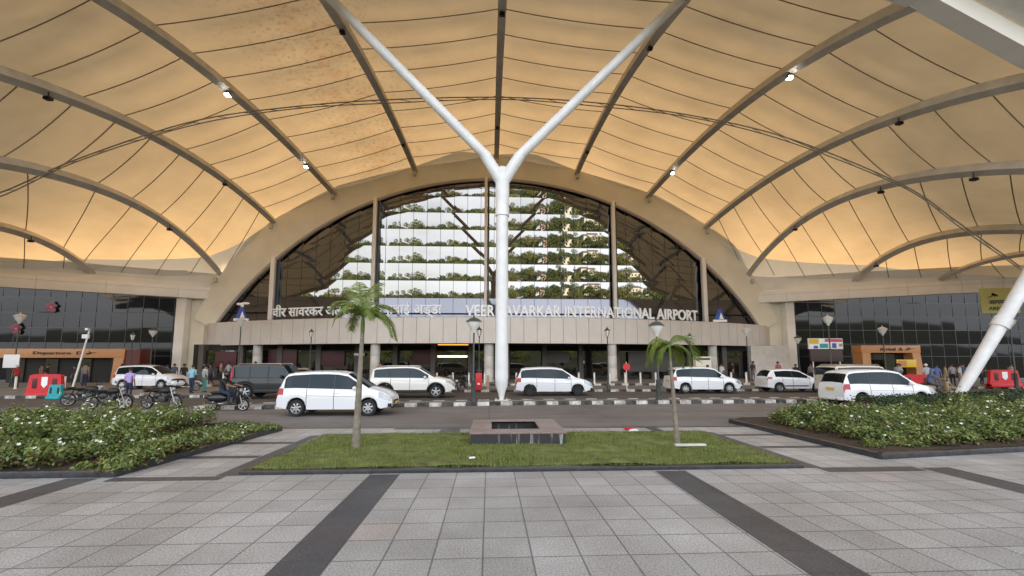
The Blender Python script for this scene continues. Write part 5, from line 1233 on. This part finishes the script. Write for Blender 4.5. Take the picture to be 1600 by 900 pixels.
# ================================================================== FLOWER BED PLANTING
def inpoly(x, y, poly):
    c = False; n = len(poly)
    for i in range(n):
        (x0, y0), (x1, y1) = poly[i], poly[(i + 1) % n]
        if (y0 > y) != (y1 > y) and x < (x1 - x0) * (y - y0) / (y1 - y0) + x0: c = not c
    return c
def planting(poly, name, label, hf, nplants, seed, flowers, skip=None):
    r_ = np.random.default_rng(seed); xs = [p[0] for p in poly]; ys = [p[1] for p in poly]; P, N, Sz, Mi = [], [], [], []; FP, FN = [], []; k = 0; BR = MB()
    while k < nplants:
        x = r_.uniform(min(xs), max(xs)) if r_.random() < .5 else (r_.uniform(max(min(xs), -15), min(max(xs), 18))); y = r_.uniform(min(ys), max(ys))
        if not inpoly(x, y, poly) or (mnoise.noise((x * 1.7, y * 1.7, seed)) < -.18 and r_.random() < .9): continue
        k += 1; h = hf(x, y) * r_.uniform(.75, 1.15); rad = r_.uniform(.16, .30); nl = int(r_.integers(110, 190))
        th = r_.uniform(0, 2 * math.pi, nl); rr = rad * np.sqrt(r_.uniform(0, 1, nl)); zz = .1 + h * (r_.uniform(.05, 1.0, nl) ** .8 + (r_.random(nl) < .06) * r_.uniform(0, .45, nl))
        rr = rr * (1.15 - .45 * (zz / (h + .1))); px, py = x + rr * np.cos(th), y + rr * np.sin(th)
        P.append(np.c_[px, py, zz]); N.append(np.c_[np.cos(th) * .6 + r_.normal(0, .4, nl), np.sin(th) * .6 + r_.normal(0, .4, nl), .8 + r_.normal(0, .3, nl)])
        Sz.append(r_.uniform(.045, .115, nl)); mi = (zz < .1 + h * .42) & (r_.random(nl) < .6); mi = mi.astype(int); mi[(zz > .1 + h * .55) & (r_.random(nl) < .28 + .3 * (k % 3 == 0))] = 2; Mi.append(mi)
        for _ in range(3):
            a = r_.uniform(0, 6.28); BR.path([(x, y, .08), (x + math.cos(a) * rad * .7, y + math.sin(a) * rad * .7, .1 + h * .8)], .006, 3, cap=False)
        for _ in range(int(r_.poisson(flowers))):
            a = r_.uniform(0, 6.28); q = rad * r_.uniform(0, 1); c = np.array([x + q * math.cos(a), y + q * math.sin(a), .1 + h * r_.uniform(.75, 1.12)])
            up = np.array([r_.normal(0, .4), -.5, .8]); up /= np.linalg.norm(up); u = np.cross(up, [1, .2, 0]); u /= np.linalg.norm(u); v = np.cross(up, u)
            for q5 in range(5): FP.append(c); FN.append((u * math.cos(q5 * 1.2566) + v * math.sin(q5 * 1.2566), up))
    o = quads(name, np.concatenate(P), np.concatenate(N), np.concatenate(Sz), .24, [M['leaf'], M['brownleaf'], M['leaf_light']], np.concatenate(Mi)); tag(o, label, 'flower bed', kind='stuff')
    b = BR.build('stems', M['bark'], o, recalc=False)
    g = MB()
    for c, (d, up) in zip(FP, FN):
        c, d, up = Vector(c), Vector(d), Vector(up); s = d.cross(up); L = .040
        g.add([c, c + d * L * .6 + s * L * .38, c + d * L + up * .006, c + d * L * .6 - s * L * .38], [(0, 1, 2, 3)])
    g.build('flowers', M['flower'], o, recalc=False); o.data.update(); return o
hL = lambda x, y: (0 if x > -8.7 and y > 11.8 else 1) * hL0(x, y)
hL0 = lambda x, y: .24 + .30 * min(1, max(0, (y - 9.0) / 3.0)) + .26 * mnoise.noise((x * 1.1, y * 1.1, 1)) - .25 * max(0, (x + 8.5) / 2.0 if x > -8.5 else 0) * .9
hR = lambda x, y: .16 + .40 * min(1, max(0, (y - 9.8) / 2.5)) + .28 * mnoise.noise((x * 1.1, y * 1.1, 5)) - .35 * max(0, (10.6 - x) / 2.2 if x < 10.6 else 0) + .10 * min(1, max(0, (x - 16) / 3)) - .16 * max(0, 1 - abs(x - 13.5) / 3.2) * (1 if y > 12.5 else .3)
planting(BEDL, 'flowering_plants', 'dense white-flowered leafy planting filling the left bed', lambda x, y: max(.07, hL(x, y)), 900, 3, .6)
planting([(9.3, 10.6), (8.9, 10.2), (12.8, 10.7), (22, 12.2), (22, 16.2), (10.2, 15.2), (9.4, 14.6)], 'flowering_plants', 'dense white-flowered leafy planting filling the right bed', lambda x, y: max(.10, hR(x, y)), 900, 4, .55)
# clipped hedge behind the right bed
r_ = np.random.default_rng(9); n = 26000; hx = r_.uniform(14.5, 27, n); t0 = (hx - 14.5) / 12.5; hy = 16.7 + t0 * 1.2 + r_.uniform(-.7, .7, n); hz = .1 + r_.uniform(0, 1, n) ** .6 * (.62 + .25 * t0)
edge = np.maximum(np.abs(hy - (16.7 + t0 * 1.2)) / .7, (hz - .1) / .8); kp = edge > .55
hn = np.c_[np.zeros(kp.sum()), (hy[kp] - (16.7 + t0[kp] * 1.2)) * 1.5, np.full(kp.sum(), .6)] + r_.normal(0, .5, (kp.sum(), 3))
o = quads('hedge', np.c_[hx, hy, hz][kp], hn, r_.uniform(.06, .11, kp.sum()), .28, [M['hedge']]); tag(o, 'dark green clipped hedge behind the right flower bed', 'hedge')
g = MB(); g.box((20.7, 17.3, .32), (12.3, .9, .5), rz=math.atan2(1.2, 12.5), bev=.1); g.build('hedge_branches', M['bark'], o)

# ================================================================== WORLD BEHIND THE CAMERA (mirrored in the glass front)
g = MB(); nx, ny = 60, 24
def hillz(x, y):
    d = min(1, max(0, (-y - 60) / 135)); d = d * d * (3 - 2 * d); side = 1 / (1 + math.exp(-(x - 12) / 16))
    return -.02 + d * (7.5 + 7.5 * side + 3.0 * mnoise.noise((x * .018, 3.3, 0)) + 1.2 * mnoise.noise((x * .06, y * .06, 0))) - max(0, -y - 205) * .05
for j in range(ny + 1):
    for i in range(nx + 1): x = lerp(-260, 260, i / nx); y = lerp(-55, -330, j / ny); g.v.append((x, y, hillz(x, y) + (.05 if j else -.5)))
for j in range(ny):
    for i in range(nx): a = j * (nx + 1) + i; g.f.append((a, a + 1, a + nx + 2, a + nx + 1)); g.m.append(0); g.smooth.append(True)
struct('hill', g, M['field'])
def crown_mesh(seed, spread, squash):
    r_ = np.random.default_rng(seed); P, N = [], []
    for c in range(11):
        cc = np.array([r_.normal(0, spread), r_.normal(0, spread), 3.4 + r_.normal(0, .9) * squash]); rad = r_.uniform(.9, 1.7); n = 130
        d = r_.normal(size=(n, 3)); d /= np.linalg.norm(d, axis=1, keepdims=True); P.append(cc + d * rad * r_.uniform(.75, 1.05, (n, 1)) * [1, 1, .75]); N.append(d + r_.normal(0, .5, (n, 3)))
    return quads('crown', np.concatenate(P), np.concatenate(N), r_.uniform(.35, .6, 11 * 130), .32, [M['tree_leaf'] if seed % 2 else M['tree_leaf2']], link=False)
TREES = []
for s_, sp_, sq in ((1, 1.2, 1), (2, 1.5, .8), (3, .9, 1.5), (4, 1.7, .7)):
    t = thing('broadleaf_tree', (0, -400, 0), 'tree', 'tree', 'trees on the hillside opposite the terminal'); c = bpy.data.objects.new('crown', crown_mesh(s_, sp_, sq)); COL.objects.link(c); c.parent = t
    g = MB(); g.path([(0, 0, -.3), (.05, 0, 1.2), (0, .1, 2.8)], [.2, .15, .08], 8)
    for q in range(4): a = q * 1.6; g.path([(0, 0, 1.8), (math.cos(a) * .9, math.sin(a) * .9, 3.2)], [.09, .03], 6)
    g.build('trunk', M['bark'], t); TREES.append(t)
r2 = random.Random(5); used = set(); k = 0
for i in range(285):
    x = r2.uniform(-115, 125); y = -208 + 62 * r2.random() ** 1.6 if i % 5 else r2.uniform(-150, -80)
    q = r2.randrange(4); place(TREES[q], q not in used, (x, y, hillz(x, y) - .3), r2.uniform(0, 6), 'leafy green tree on the hillside that the glass front mirrors', sc=[r2.uniform(.75, 1.5)] * 3); used.add(q); k += 1
for q in range(4):
    if q not in used: TREES[q].location = (-70, -80, 0)
HS = [(13, -174, 8, 3.8, 1), (36, -178, 10, 4.4, 1), (47, -168, 8, 4.2, 0), (62, -182, 10, 6.2, 0), (80, -172, 9, 4.2, 1), (-22, -178, 8, 3.2, 0), (-52, -182, 9, 3.4, 1), (26, -190, 8, 4.6, 0), (92, -186, 10, 5.5, 0)]
for i, (x, y, w, h, c) in enumerate(HS):
    z = hillz(x, y); t = thing('hillside_house', (x, y, z), '%s plastered house on the hillside that the glass front mirrors' % ('pink' if c else 'cream'), 'house', 'houses on the hillside opposite the terminal')
    g = MB(); g.box2((-w / 2, -3, -1), (w / 2, 3, h)); g.build('wall', M['house_wall2' if c else 'house_wall'], t)
    g = MB(); g.add([(-w / 2 - .4, -3.5, h), (w / 2 + .4, -3.5, h), (w / 2 + .4, 3.5, h), (-w / 2 - .4, 3.5, h), (-w / 2 - .2, 0, h + 1.1), (w / 2 + .2, 0, h + 1.1)], [(0, 1, 5, 4), (3, 4, 5, 2), (0, 4, 3), (1, 2, 5), (0, 3, 2, 1)]); g.build('roof', M['house_roof'], t)
    for fl in range(int(h // 2.6)):
        for q in range(int(w // 2.2)):
            g = MB(); xx = -w / 2 + 1.1 + q * 2.2; g.box((xx, 3.02, 1.4 + fl * 2.6), (.9, .08, 1.1)); g.build('window', M['shopglass'], t)
